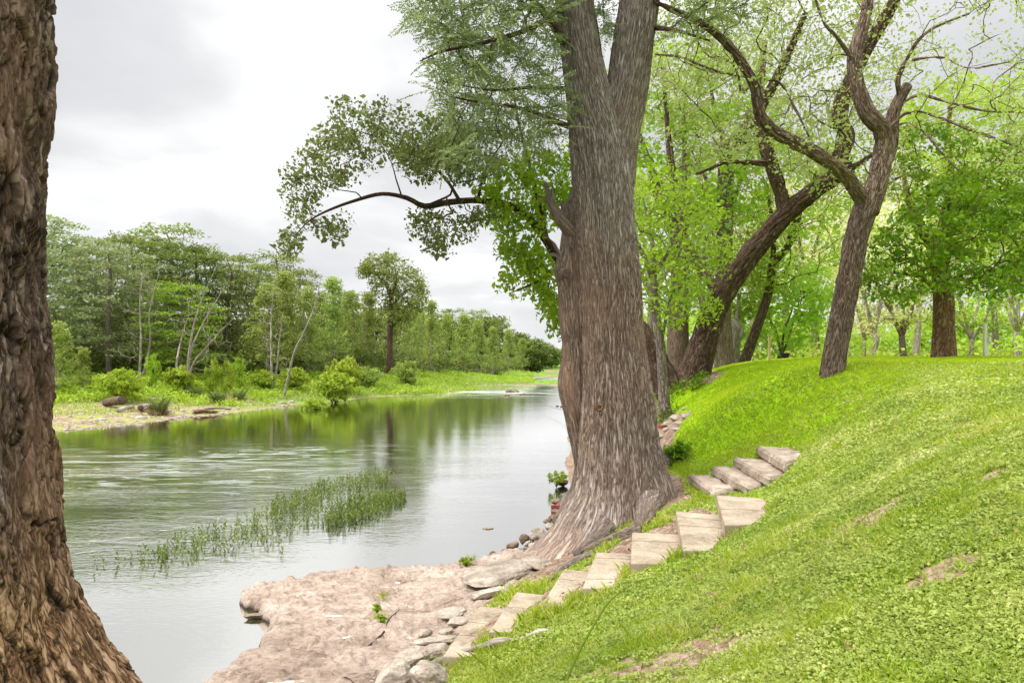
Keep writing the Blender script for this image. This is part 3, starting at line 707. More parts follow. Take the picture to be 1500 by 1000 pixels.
def sdisp(bk, rr):
    n_, m_ = rr.shape; u = np.repeat(np.linspace(0, 2*math.pi*.6, m_)[None], n_, 0); v = bk[..., 2]; o_ = np.zeros_like(u)
    def N(su, sv, o, seed, du=0, dv=0): return fbm(np.stack([u*su+du, v*sv+dv, o_+seed*.71], -1), o, seed)
    w1, w2_ = N(4, 2.2, 2, 90), N(4, 2.2, 2, 96)
    rel = N(4.2, .9, 3, 110, w1*.5, w2_*.4)                                   # broad vertical furrows
    h1 = N(7.5, 2.4, 4, 111, w2_*.9, w1*.7)*3.3; k1 = np.floor(h1); f1 = h1-k1   # layers of peeling bark with sharp broken edges
    h2 = N(17, 6., 3, 112, w1*1.2, w2_*1.)*2.6; k2 = np.floor(h2); f2 = h2-k2
    c1 = np.abs(N(10.5, 2.0, 3, 113, w1*1.3, w2_*.9)); cr = sm(0, .10, c1)       # long dark cracks
    c2 = np.abs(N(16, 5.5, 3, 114, w2_*1.5, w1*1.1)); cr2 = 1-(1-sm(0, .07, c2))*sm(-.15, .25, N(5, 2.5, 2, 115))
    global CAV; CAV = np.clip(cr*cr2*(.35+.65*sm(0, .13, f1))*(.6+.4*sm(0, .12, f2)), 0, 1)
    st1 = k1+sm(0, .10, f1)*.85+.15*f1; st2 = k2+sm(0, .12, f2)*.8+.2*f2
    return .022*rel+.0125*(st1+.5)+.0045*st2-.028*(1-cr)-.012*(1-cr2)+.005*N(60, 22, 3, 116)+.025*fbm(bk*A([1, 1, .8])*1.6, 2, 94)
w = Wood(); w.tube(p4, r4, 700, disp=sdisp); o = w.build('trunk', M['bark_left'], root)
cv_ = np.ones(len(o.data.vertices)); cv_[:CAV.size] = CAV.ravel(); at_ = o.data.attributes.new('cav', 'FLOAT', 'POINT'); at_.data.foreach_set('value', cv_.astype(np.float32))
w = Wood(); w.tube(np.concatenate([p4[-1:], p5]), np.concatenate([r4[-1:], r5])*.99, 90, disp=lambda bk, rr: .02*fbm(bk*5, 2, 3)); w.build('upper_trunk', M['bark_rough'], root)

# ------------------------------------------------------------------ lone tree things on the right bank
def tree_group(pxbase, Y, z=None): q = P(pxbase, 0, Y); return A([q[0], Y, T1(q[0], Y) if z is None else z])
# forked tree on the lawn
Yf = 13.0
base = tree_group(1217, Yf); base[2] -= .1
fl = [([base-A([0, 0, .15]), P(1217,556,Yf), P(1223,520,Yf), P(1232,470,Yf), P(1243,410,Yf), P(1254,350,Yf), P(1266,310,Yf), P(1276,285,Yf)], [.33,.25,.225,.22,.22,.225,.23,.24]),
      ([P(1271,312,Yf), P(1285,265,Yf), P(1294,220,Yf), P(1292,190,Yf-.1), P(1270,165,Yf-.2), P(1255,120,Yf-.2), P(1252,80,Yf-.2), P(1264,40,Yf-.1), P(1272,-10,Yf), P(1268,-80,Yf+.1), P(1290,-200,Yf)], [.2,.20,.18,.165,.15,.135,.125,.11,.10,.085,.05]),
      ([P(1287,255,Yf), P(1303,215,Yf+.1), P(1308,170,Yf+.2), P(1318,145,Yf+.2), P(1330,125,Yf+.2)], [.16,.145,.115,.105,.085]),
      ([P(1270,305,Yf), P(1252,275,Yf-.2), P(1225,245,Yf-.5), P(1190,222,Yf-.8), P(1155,205,Yf-1.), P(1125,185,Yf-1.1), P(1112,160,Yf-1.2), P(1105,125,Yf-1.3), P(1085,90,Yf-1.4), P(1055,55,Yf-1.5), P(1020,30,Yf-1.7), P(970,8,Yf-1.9), P(930,-20,Yf-2)], [.15,.135,.125,.12,.115,.11,.10,.085,.075,.065,.05,.035,.015]),
      ([P(1318,145,Yf+.2), P(1316,115,Yf), P(1330,85,Yf-.2), P(1345,60,Yf-.4), P(1370,40,Yf-.6), P(1420,20,Yf-.8)], [.06,.05,.04,.03,.02,.01]),
      ([P(1313,160,Yf+.2), P(1345,140,Yf), P(1390,150,Yf-.2), P(1440,162,Yf-.3), P(1500,165,Yf-.3)], [.045,.03,.022,.016,.008]),
      ([P(1306,185,Yf), P(1330,165,Yf-.2), P(1370,170,Yf-.5), P(1420,190,Yf-.8), P(1490,215,Yf-1)], [.04,.032,.024,.016,.008]),
      ([P(1300,200,Yf), P(1325,180,Yf-.4), P(1355,195,Yf-.7), P(1380,225,Yf-1), P(1405,250,Yf-1.2)], [.035,.028,.02,.013,.006]),
      ([P(1336,88,Yf-.2), P(1380,85,Yf-.6), P(1420,100,Yf-.9), P(1480,90,Yf-1.2)], [.03,.022,.014,.006]),
      ([P(1105,125,Yf-1.3), P(1140,120,Yf-1.5), P(1165,160,Yf-1.7), P(1185,200,Yf-1.8)], [.03,.02,.014,.006]),
      ([P(1100,115,Yf-1.3), P(1050,105,Yf-1.6), P(1000,85,Yf-1.8), P(960,80,Yf-2)], [.028,.02,.014,.006]),
      ([P(1256,100,Yf-.2), P(1230,60,Yf-.4), P(1205,30,Yf-.6), P(1190,-20,Yf-.7)], [.05,.035,.025,.015])]
fl = [(a, A(b)*(.68 if k >= 4 else .93)) for k, (a, b) in enumerate(fl)]
rf = np.random.default_rng(31)
attf = np.concatenate([frus(80, [(1130,-100),(1130,60),(1240,120),(1320,90),(1500,120),(1560,200),(1560,-100)], (10.5, 15), rf),
                       frus(110, [(1330,0),(1540,-20),(1540,270),(1420,250),(1340,200)], (10.5, 14.5), rf),
                       frus(60, [(940,-60),(1130,-60),(1150,120),(1010,150),(960,110)], (10.3, 12.6), rf),
                       frus(16, [(1080,170),(1200,170),(1260,230),(1150,280),(1080,220)], (11, 13.), rf)])
broad_tree('forked_tree', 'rough-barked tree standing alone on the open lawn, its trunk forking at head height', 'tree', base, fl, attf, M['bark_rough'], M['leaf_elm'],
           15, (.19, .19, .16), .058, seed=32, tipr=.0042, seg=.22, trunk_sides=72, disp=bdisp(.035, 11, .006, 26, .16, 3), up=.05, maxr=.03, step=.06, ex=2.6, droop=.2)
# big leaning tree with a second dark bole
Yl = 21.0
b2 = tree_group(1015, Yl); b2[2] -= .15
ll = [([P(1000,590,Yl), P(1010,565,Yl), P(1022,530,Yl), P(1035,490,Yl), P(1048,450,Yl-.2), P(1075,405,Yl-.4), P(1110,360,Yl-.6), P(1150,315,Yl-.8), P(1195,278,Yl-1), P(1235,252,Yl-1.1), P(1250,245,Yl-1.2)], [.66,.54,.44,.39,.36,.33,.30,.27,.24,.21,.16]),
      ([P(985,585,Yl-.1), P(975,560,Yl), P(962,535,Yl+.2), P(948,505,Yl+.3), P(930,480,Yl+.5), P(905,450,Yl+.7), P(880,400,Yl+1)], [.45,.42,.40,.38,.35,.3,.22]),
      ([P(1150,317,Yl-.8), P(1145,290,Yl-.8), P(1138,265,Yl-.9), P(1128,235,Yl-1), P(1118,205,Yl-1), P(1110,170,Yl-1), P(1130,130,Yl-1), P(1150,90,Yl-1), P(1180,20,Yl-1)], [.22,.19,.18,.17,.16,.15,.13,.11,.06]),
      ([P(1225,258,Yl-1.1), P(1232,225,Yl-1.2), P(1240,200,Yl-1.3), P(1230,175,Yl-1.3), P(1235,145,Yl-1.3), P(1250,110,Yl-1.4), P(1270,70,Yl-1.5), P(1300,20,Yl-1.6), P(1330,-40,Yl-1.7)], [.22,.22,.21,.20,.2,.18,.17,.15,.1]),
      ([P(1245,247,Yl-1.2), P(1258,240,Yl-1.2), P(1270,232,Yl-1.2), P(1280,225,Yl-1.2)], [.1,.06,.045,.02]),
      ([P(1060,430,Yl-.2), P(1030,400,Yl+.2), P(1000,340,Yl+.5), P(985,250,Yl+.7), P(975,150,Yl+.8)], [.2,.15,.12,.09,.04]),
      ([P(1130,240,Yl-1), P(1090,238,Yl-1.3), P(1060,240,Yl-1.6), P(1020,255,Yl-1.8)], [.08,.06,.04,.015])]
rg_ = np.random.default_rng(41)
attl = np.concatenate([frus(330, [(950,-150),(945,200),(1050,260),(1130,200),(1250,190),(1340,120),(1360,-150)], (17, 24), rg_),
                       frus(70, [(1140,120),(1300,120),(1330,260),(1260,330),(1140,260)], (18, 24), rg_)])
broad_tree('leaning_tree', 'massive dark tree leaning right over the lawn edge, second bole leaning left', 'tree', b2, ll, attl, M['bark_dark'], M['leaf_elm'],
           44, (.5, .5, .38), .092, seed=42, tipr=.006, seg=.4, trunk_sides=60, disp=bdisp(.07, 7, .015, 20, .22, 4), up=.08, maxr=.07, step=.12, ex=2.4, every=2)
# slender tree in front of them
Yt = 18.6
b3 = tree_group(976, Yt); b3[2] -= .1
tl = [([P(977,622,Yt), P(974,600,Yt), P(971,560,Yt), P(968,510,Yt), P(962,470,Yt), P(958,430,Yt), P(956,405,Yt)], [.24,.17,.135,.13,.125,.12,.10]),
      ([P(956,408,Yt), P(948,385,Yt-.1), P(935,360,Yt-.2), P(922,335,Yt-.3)], [.09,.07,.06,.03]),
      ([P(956,408,Yt), P(958,370,Yt), P(950,330,Yt+.1), P(940,280,Yt+.2)], [.08,.06,.045,.02]),
      ([P(957,405,Yt), P(975,375,Yt), P(990,340,Yt-.1), P(1000,300,Yt-.2)], [.08,.06,.04,.02]),
      ([P(969,500,Yt), P(975,470,Yt+.1), P(985,430,Yt+.1), P(1010,395,Yt)], [.05,.045,.035,.015])]
rt = np.random.default_rng(51)
attt = frus(230, [(925,260),(960,235),(1010,250),(1045,300),(1068,350),(1065,400),(1035,470),(985,470),(935,440),(915,400),(920,330)], (16.6, 20.6), rt)
broad_tree('slender_tree', 'slim grey-barked tree with vivid green leaves, just right of the huge cypress', 'tree', b3, tl, attt, M['bark_grey'], M['leaf_bright'],
           24, (.32, .32, .24), .105, seed=52, tipr=.006, seg=.35, trunk_sides=24, up=.08, maxr=.04, ex=2.5)
# mulberry behind the crest
Ym = 20.5
b4 = tree_group(1378, Ym); b4[2] -= .1
ml = [([P(1378,535,Ym), P(1377,515,Ym), P(1377,480,Ym), P(1377,430,Ym), P(1372,390,Ym), P(1362,350,Ym)], [.30,.23,.195,.185,.18,.15]),
      ([P(1375,400,Ym), P(1390,360,Ym), P(1385,320,Ym), P(1392,280,Ym)], [.13,.11,.09,.05]),
      ([P(1364,360,Ym), P(1345,335,Ym), P(1322,300,Ym+.3)], [.1,.09,.05]),
      ([P(1377,430,Ym), P(1410,400,Ym-.3), P(1450,390,Ym-.5)], [.09,.06,.03]),
      ([P(1376,430,Ym), P(1345,405,Ym-.4), P(1310,400,Ym-.7)], [.08,.055,.03])]
rm = np.random.default_rng(61)
attm = np.concatenate([frus(560, [(1268,365),(1300,335),(1330,300),(1370,270),(1440,240),(1500,250),(1540,330),(1520,430),(1450,442),(1400,425),(1360,428),(1330,450),(1285,452),(1262,420)], (17.6, 23.2), rm),
                       frus(60, [(1310,200),(1400,170),(1500,200),(1520,300),(1330,310),(1300,260)], (19, 24), rm)])
attm = noisy_keep(attm, .75, -.12, 9)
broad_tree('shade_tree', 'dense dark-green tree with a straight brown trunk on the crest of the lawn', 'tree', b4, ml, attm, M['bark_red'], M['leaf_mulberry'],
           44, (.36, .36, .2), .115, seed=62, tipr=.007, seg=.4, trunk_sides=30, disp=bdisp(.02, 12, 0, 0, .2, 6), up=.05, maxr=.06, ex=2.4, droop=.35)

# ---- trees further back on the right bank
def auto_tree(name, label, loc, Ht, spread, bark, leafm, seed, trunk_r=.2, clear=.35, natt=110, nleaf=30, ls=.18, lsp=(.55, .55, .4), lean=(0, 0), group=None, forks=3, bare=False, tall=1., shell=.35, aspect=.65, droop=.1, sides=12, tipr=.008, keep=None):
    r = np.random.default_rng(seed); loc = A(loc, float); top = Ht
    lean = A([lean[0], lean[1], 0.])
    f = loc+lean*clear*Ht+A([0, 0, clear*Ht])
    limbs = [([loc-A([0, 0, .3]), loc+A([0, 0, .1]), (loc*2+f)/3+r.normal(0, .08, 3), (loc+2*f)/3+r.normal(0, .08, 3), f], [trunk_r*1.5, trunk_r*1.15, trunk_r, trunk_r*.9, trunk_r*.8])]
    for k in range(forks):
        a = 2*math.pi*(k+r.random()*.6)/forks; h1 = Ht*(clear+(1-clear)*r.uniform(.25, .45)); h2 = Ht*r.uniform(.72, .9)
        q1 = loc+lean*h1+A([math.cos(a)*spread*.25, math.sin(a)*spread*.25, h1]); q2 = loc+lean*h2+A([math.cos(a)*spread*r.uniform(.3, .6), math.sin(a)*spread*r.uniform(.3, .6), h2])
        limbs.append(([f-A([0, 0, .1]), (f+q1)/2+r.normal(0, .15, 3), q1, q2], [trunk_r*.62, trunk_r*.5, trunk_r*.38, trunk_r*.12]))
    cz = Ht*(clear*.8+1)/2; att = ell(natt, loc+lean*cz+A([0, 0, cz]), (spread, spread, (Ht-clear*Ht*.8)/2), r, shell)
    if keep: att = noisy_keep(att, keep[0], keep[1], seed)
    return broad_tree(name, label, 'tree', loc, limbs, att, bark, leafm, 0 if bare else nleaf, lsp, ls, seed=seed+1, group=group, tipr=tipr, seg=.5, sides=4, trunk_sides=sides, every=2, aspect=aspect, droop=droop, up=.08, maxr=trunk_r*.35, step=.5, ex=2.3)[0]
def gz(px, Y): x = (px-HX)/1000*Y; return A([x, Y, T1(x, Y)])
auto_tree('broad_bole_tree', 'thick reddish ridged trunk rising behind the slender tree', gz(994, 27), 13, 4.5, M['bark_rough'], M['leaf_bright'], 101, .42, .42, 150, 40, .16, (.55,.55,.4))
Yu = 26.; ub = gz(1062, Yu); ru_ = np.random.default_rng(103)
broad_tree('upright_tree', 'straight brown trunk behind the leaning tree, bending right near its top', 'tree', ub,
           [([ub-A([0,0,.2]), P(1061,520,Yu), P(1058,460,Yu), P(1060,400,Yu), P(1062,330,Yu), P(1063,260,Yu), P(1068,222,Yu), P(1082,200,Yu), P(1098,180,Yu), P(1112,130,Yu), P(1120,60,Yu)], [.42,.34,.31,.30,.30,.30,.30,.27,.22,.18,.1]),
            ([P(1066,232,Yu), P(1058,200,Yu), P(1048,170,Yu), P(1040,120,Yu)], [.16,.12,.09,.04]), ([P(1074,212,Yu), P(1095,206,Yu), P(1125,196,Yu), P(1150,180,Yu)], [.14,.09,.06,.02])],
           frus(130, [(950,60),(1150,40),(1180,180),(1120,260),(1000,300),(950,250)], (24, 30), ru_), M['bark_rough'], M['leaf_elm'], 30, (.55,.55,.4), .12, seed=104, tipr=.008, trunk_sides=24, disp=bdisp(.03, 9, 0, 0, .2, 8), maxr=.07)
Yv = 25.5; vb = gz(1388, Yv); rv_ = np.random.default_rng(113)
broad_tree('lime_crowned_tree', 'tall yellow-green tree rising behind the dense dark-green one on the crest', 'tree', vb,
           [([vb-A([0,0,.2]), P(1386,480,Yv), P(1385,420,Yv), P(1372,370,Yv), P(1362,350,Yv)], [.34,.28,.26,.25,.24]), ([P(1370,365,Yv), P(1385,320,Yv), P(1392,270,Yv), P(1388,200,Yv), P(1395,140,Yv)], [.22,.19,.16,.11,.04]),
            ([P(1364,355,Yv), P(1345,325,Yv), P(1330,290,Yv), P(1322,240,Yv)], [.2,.16,.12,.05]), ([P(1390,290,Yv), P(1430,250,Yv), P(1470,220,Yv)], [.11,.08,.03])],
           noisy_keep(np.concatenate([frus(330, [(1300,200),(1350,130),(1400,110),(1480,140),(1560,200),(1560,400),(1480,380),(1300,340)], (22.5, 29), rv_), frus(60, [(1480,110),(1570,110),(1570,280),(1490,260)], (22, 27), rv_)]), .6, -.25, 5), M['bark_red'], M['leaf_back'], 34, (.5,.5,.32), .13, seed=114, tipr=.008, trunk_sides=24, maxr=.07)
auto_tree('dark_trunk_tree', 'brown upright trunk beside the knobbly pale trunk at the lawn edge', gz(1064, 30), 13, 4, M['bark_rough'], M['leaf_elm'], 105, .22, .5, 90, 24, .15)
# knobbly pollard
Yk = 29; kb = gz(1074, Yk)
kl = [([kb-A([0,0,.2]), kb+A([0,0,.2]), P(1073,520,Yk), P(1074,500,Yk), P(1078,480,Yk), P(1070,468,Yk)], [.45,.36,.3,.28,.34,.22]),
      ([P(1076,500,Yk), P(1084,494,Yk), P(1090,488,Yk)], [.18,.15,.1]), ([P(1076,510,Yk), P(1085,506,Yk)], [.12,.09]), ([P(1068,502,Yk), P(1062,498,Yk)], [.16,.1]),
      ([P(1078,480,Yk), P(1082,440,Yk), P(1075,400,Yk)], [.1,.06,.02])]
rk = np.random.default_rng(71)
broad_tree('knobbly_tree', 'pale knobbly trunk with swollen bulges at the edge of the lawn', 'tree', kb, kl, ell(60, P(1080,400,Yk), (2.2,2.2,2.), rk), M['bark_pale'], M['leaf_bright'], 26, (.5,.5,.4), .15, seed=72, disp=bdisp(.05, 5, .01, 12, .5, 6, False), trunk_sides=24)
auto_tree('tilted_tree', 'thin dark trunk tilting right beside the knobbly pale trunk', gz(1090, 28), 10, 3.4, M['bark_dark'], M['leaf_back'], 107, .2, .42, 130, 30, .15, lean=(.28, .0))
auto_tree('young_shade_tree', 'low bright-green young tree hiding its short trunk behind a wooden stake', gz(1145, 31), 5.2, 2.6, M['bark_grey'], M['leaf_back'], 109, .1, .12, 190, 34, .16)
auto_tree('lawn_edge_sapling', 'small leaning trunk in front of the pale wood, left of the knobbly trunk', gz(1048, 25), 6, 1.8, M['bark_grey'], M['leaf_elm'], 111, .14, .45, 50, 24, .13, lean=(-.2, 0))
back = [('pale grey forked trunk behind the lawn crest, left of the lone forked tree', 1198, 44, 13, 4.6, .30, 'p'),
        ('crooked pale trunk just right of the lone forked tree', 1280, 40, 10, 4.0, .24, 'p'),
        ('twisted grey trunk with wide low arms behind the lawn crest', 1262, 48, 11, 4.5, .22, 'p'),
        ('grey trunk with an angled limb left of the dense shade tree', 1325, 42, 10, 3.8, .28, 'g'),
        ('light-green tree filling the far right behind the white post', 1490, 36, 9, 4.2, .22, 'g'),
        ('leafy tree between the dense shade tree and the white post', 1420, 46, 9, 4.5, .2, 'd'),
        ('tall pale-leaved tree at the back of the right bank', 1160, 56, 16, 6., .3, 'p'),
        ('high thin-crowned tree above the lone forked tree', 1240, 60, 19, 7., .32, 'p'),
        ('high airy tree behind the dense shade tree', 1340, 56, 19, 7., .32, 'p'),
        ('tall light tree at the far right back', 1460, 58, 19, 7., .3, 'g'),
        ('far airy tree beyond the leaning tree', 1100, 50, 17, 5.5, .3, 'p'),
        ('tree half hidden behind the slender tree and the huge cypress', 940, 34, 12, 4.6, .3, 'g')]
for i, (lb, px, Y, h, sp_, tr_, k) in enumerate(back):
    auto_tree('background_tree', lb, gz(px, Y), h, sp_, M['bark_pale' if i % 3 else 'bark_grey'], {'p': M['leaf_backpale'], 'g': M['leaf_back'], 'd': M['leaf_mulberry']}[k], 200+i*3, tr_*.75, .17 if h < 12 else .42, int(32*sp_), 24, .16, (.6, .6, .35), group='trees behind the lawn crest', forks=4, tipr=.012, lean=((i % 3-1)*.1, 0))
# stake, post, grill
def prism(name, lo, hi, mat, parent, bev=.004):
    bm = bmesh.new(); bmesh.ops.create_cube(bm, size=1); lo = A(lo, float); hi = A(hi, float)
    for v in bm.verts: v.co = [float(q) for q in (lo+hi)/2+A(v.co[:])*(hi-lo)-A(parent.location[:] if parent else (0, 0, 0))]
    bmesh.ops.bevel(bm, geom=bm.edges[:], offset=bev, segments=2, affect='EDGES')
    me = bpy.data.meshes.new(name); bm.to_mesh(me); bm.free(); me.materials.append(mat); o = bpy.data.objects.new(name, me); C.objects.link(o)
    if parent: o.parent = parent
    return o
t = NT('weathered_wood'); p = t.coord(); M['wood'] = t.done(t.pr(t.ramp(t.noise(t.map(p, (8, 8, .6)), 6, 5, .6), [(.3, (.30, .21, .08)), (.7, (.56, .44, .22))]), .8))
t = NT('white_paint'); p = t.coord(); M['white'] = t.done(t.pr(t.ramp(t.noise(t.map(p, (6, 6, .8)), 5, 5, .6), [(.3, (.52, .48, .36)), (.7, (.74, .71, .60))]), .6))
t = NT('black_metal'); p = t.coord(); M['black'] = t.done(t.pr(t.ramp(t.noise(p, 9, 4, .6), [(.3, (.015, .015, .02)), (.7, (.05, .045, .05))]), .5))
g = gz(1127, 22.5); r0 = empty('garden_stake', g); tag(r0, 'short yellowish wooden stake standing on the lawn edge before the young tree', 'stake')
prism('post', g+A([-.035, -.03, -.2]), g+A([.035, .03, .82]), M['wood'], r0); prism('cap', g+A([-.05, -.045, .82]), g+A([.05, .045, .86]), M['wood'], r0)
g = gz(1443, 20.5); r0 = empty('utility_post', g); tag(r0, 'cream wooden post carrying a small white box on the lawn crest at right', 'post')
prism('post', g+A([-.05, -.05, -.2]), g+A([.04, .04, 1.0]), M['white'], r0); prism('side_rail', g+A([.045, -.03, -.2]), g+A([.085, .03, .62]), M['white'], r0); prism('meter_box', g+A([.05, -.09, .44]), g+A([.13, -.032, .6]), M['white'], r0, .008)
g = gz(1150, 27); r0 = empty('fire_pit', g); tag(r0, 'small round black fire bowl at the lawn edge beyond the stake', 'fire pit')
w = Wood(); w.tube(A([g+A([0, 0, .12]), g+A([0, 0, .16]), g+A([0, 0, .27]), g+A([0, 0, .32])]), A([.08, .14, .18, .19]), 28); w.build('bowl', M['black'], r0)
for k in range(3):
    w = Wood(); a = k*2.1; q = g+A([math.cos(a)*.14, math.sin(a)*.14, 0]); w.tube(A([q+A([0, 0, -.1]), q*.5+g*.5+A([0, 0, .16])]), A([.012, .012]), 8); w.build('leg', M['black'], r0)

# ------------------------------------------------------------------ far bank
def far_cypress(seed, Ht, spread, mat, flat=.35):
    r = np.random.default_rng(seed); loc = A([0, 0, 0.])
    limbs = [([loc-A([0, 0, .4]), loc+A([0, 0, .6]), A([r.normal(0, .2), 0, Ht*.4]), A([r.normal(0, .4), 0, Ht*.8]), A([r.normal(0, .5), 0, Ht*.97])], [.45, .27, .22, .14, .03])]
    att = []
    for k in range(9):
        zf = .26+.72*k/8; R = spread*(.6+.4*math.sin(zf*2.6))*(1. if zf < .85 else .75)
        for j in range(int(24*(1 if zf > .45 else .7))):
            a = r.uniform(0, 6.283); q = R*math.sqrt(r.uniform(.08, 1)); att.append([math.cos(a)*q, math.sin(a)*q, Ht*(zf-.06*(q/R)**2)+r.normal(0, .25)])
    att = A(att)
    root, paths = broad_tree('cypress', None, None, loc, limbs, att, M['bark_grey'], None, 0, seed=seed, tipr=.02, seg=.8, sides=4, trunk_sides=10, up=.12, maxr=.14, step=.8, ex=2.3, jit=.1) if False else (None, None)
    return limbs, att
def proto(name, limbs, att, bark, leafm, nleaf, lsp, ls, seed, tipr, maxr, aspect=.5, upb=1.2, droop=0., every=2, seg=.8, up=.12, trunk_sides=10):
    root, _ = broad_tree(name, None, None, A([0, 0, 0.]), [(l[0], l[1]) for l in limbs], att, bark, leafm, nleaf, lsp, ls, seed=seed, tipr=tipr, seg=seg, sides=4, trunk_sides=trunk_sides, up=up, maxr=maxr, step=.6, aspect=aspect, upb=upb, droop=droop, every=every)
    return root
class Kind:                                # one tree built, the rest copied from it
    def __init__(s, make): s.make = make; s.first = None
    def put(s, loc, rz, sc, label, cat, group):
        if s.first is None:
            s.first = s.make(); o = s.first; o.location = [float(q) for q in loc]; o.rotation_euler = (0, 0, rz); o.scale = sc; tag(o, label, cat, group); return o
        o = copy_tree(s.first, loc, rz, sc, label, group); o['category'] = cat; return o
def mk_cyp(seed, Ht, spread, leafm):
    def f():
        l, a = far_cypress(seed, Ht, spread, None)
        return proto('cypress_tree', l, a, M['bark_grey'], leafm, 36, (.95, .95, .22), .31, seed+1, .014, .10, .42, 1.2, .05)
    return f
K1, K2, K3, K4 = Kind(mk_cyp(301, 14, 5.2, M['needle_far'])), Kind(mk_cyp(305, 14, 5.8, M['needle_blue'])), Kind(mk_cyp(309, 14, 4.8, M['needle_far'])), Kind(mk_cyp(313, 12, 4.4, M['needle_lime']))
def topscale(px, Y, top, Ht): g = gz(px, Y); return g, (H-(top-HY)/1000*Y-g[2])/Ht
cy_list = [(K2,60,50,322,'bluish cypress nearest the left trunk, tallest at the left end of the far wood'),(K2,118,54,352,'blue-green cypress second from the left across the river'),(K2,160,50,365,'drooping blue-green cypress behind the lime sapling'),
           (K1,205,58,348,'layered cypress behind the left bare tree'),(K3,246,60,334,'tall flat-topped cypress rising above its neighbours on the far bank'),(K1,290,62,362,'layered cypress between the two bare trees'),
           (K3,335,62,375,'dark cypress behind the second bare tree'),(K1,372,66,386,'dark-green cypress right of the second bare tree'),(K3,405,72,372,'cypress behind the pair of white-stemmed young trees'),
           (K4,262,51,418,'small lime-green cypress in front of the tall flat-topped one'),(K1,30,56,330,'cypress mostly hidden behind the left edge trunk'),(K1,140,68,352,'cypress in the second rank at the left of the far wood'),
           (K3,225,72,350,'cypress in the second rank behind the left bare tree'),(K1,310,74,370,'cypress in the second rank behind the bare trees'),(K3,440,78,396,'cypress in the second rank behind the young trees'),
           (K1,665,150,452,'round-topped tall tree above the downstream young trees'),(K3,700,165,455,'tall tree right of the round-topped one downstream'),(K1,730,185,466,'tall tree low on the skyline downstream'),(K3,640,150,460,'tall tree behind the downstream row'),(K1,520,95,428,'dark cypress left of the tall round-crowned tree'),(K3,600,110,440,'cypress right of the tall round-crowned tree')]
for i, (K, px, Y, top, lb) in enumerate(cy_list):
    Ht = 12 if K is K4 else 14; g, s_ = topscale(px, Y, top, Ht); w_ = max(s_, .75)*rng.uniform(.9, 1.1)
    K.put(g, rng.uniform(0, 6.28), (w_, w_, s_*1.02), lb, 'tree', 'cypress trees in the wood across the river')
def mk_young(seed, leafm, bark, Ht=9., spread=1.9):
    def f():
        r = np.random.default_rng(seed); l = [([A([0,0,-.3]), A([r.normal(0,.1),0,Ht*.3]), A([r.normal(0,.2),r.normal(0,.2),Ht*.65]), A([0,0,Ht*.97])], [.13,.09,.06,.02]), ([A([0,0,.2]), A([.5,.2,Ht*.35]), A([.9,.3,Ht*.7])], [.07,.05,.02])]
        at = []
        for k in range(120):
            zf = r.uniform(.2, 1); R = spread*(1.05-zf)**.6*.95; a = r.uniform(0, 6.28); q = R*math.sqrt(r.random()); at.append([math.cos(a)*q, math.sin(a)*q, Ht*zf])
        return proto('young_tree', l, A(at), bark, leafm, 34, (.42, .42, .42), .20, seed+1, .009, .035, .5, .3, .1, seg=.5, up=.05, trunk_sides=8)
    return f
Y1, Y2 = Kind(mk_young(401, M['leaf_young'], M['bark_pale'])), Kind(mk_young(405, M['leaf_young'], M['bark_pale'], 9., 2.3))
yl = [(392,58,420,'pale feathery young tree with twin white stems'),(418,60,400,'young tree behind the leaning white stem'),(450,62,425,'light-green young tree right of the leaning white stem'),(488,68,408,'pointed yellow-green young tree'),(512,72,430,'yellow-green young tree beside the pointed one'),(540,76,430,'young tree just left of the tall round-crowned tree'),
      (604,80,448,'young tree just right of the tall round-crowned tree'),(632,86,442,'thin-topped young tree downstream of the round-crowned tree'),(655,92,462,'young tree over the far green bank'),(680,98,462,'bright young tree midway along the downstream row'),(700,104,470,'young tree right of the middle of the downstream row'),(722,112,480,'young tree near the end of the downstream row'),(745,120,484,'pale conical young tree close to the end of the row'),(765,130,496,'last small young tree before the river bend'),(470,80,432,'young tree in the gap behind the pointed one'),(575,92,455,'young tree behind the trunk of the round-crowned tree'),(618,100,455,'background young tree downstream')]
for i, (px, Y, top, lb) in enumerate(yl):
    g, s_ = topscale(px, Y, top, 9.); w_ = max(s_, .9)*rng.uniform(.95, 1.3)
    (Y1 if i % 2 else Y2).put(g, rng.uniform(0, 6.28), (w_, w_, s_), lb, 'tree', 'young trees along the far bank')
# tall round crown
Yr_ = 72; g = gz(572, Yr_); rr_ = np.random.default_rng(501)
lim = [([g-A([0,0,.3]), P(571,520,Yr_), P(572,470,Yr_), P(574,430,Yr_)], [.45,.32,.27,.24]), ([P(574,440,Yr_), P(565,415,Yr_), P(553,405,Yr_), P(545,392,Yr_)], [.22,.18,.12,.05]),
       ([P(574,435,Yr_), P(580,410,Yr_), P(578,388,Yr_)], [.22,.16,.06]), ([P(574,450,Yr_), P(590,430,Yr_), P(606,420,Yr_)], [.18,.12,.05]), ([P(572,480,Yr_), P(590,465,Yr_), P(600,455,Yr_)], [.12,.08,.04])]
att = np.concatenate([frus(200, [(530,388),(543,372),(575,370),(595,383),(615,400),(627,422),(618,448),(600,466),(580,470),(566,445),(545,435),(545,412),(530,402)], (69, 75), rr_), frus(24, [(528,388),(545,388),(540,405),(527,402)], (71, 73), rr_), frus(40, [(560,440),(600,450),(598,475),(565,480)], (70, 74), rr_)])
broad_tree('round_crowned_tree', 'tall dark tree with a rounded crown standing clear of the wood across the river', 'tree', g, lim, att, M['bark_dark'], M['needle_far'], 26, (.6, .6, .45), .26, seed=502, tipr=.015, seg=.7, sides=4, trunk_sides=12, maxr=.12, step=.5)
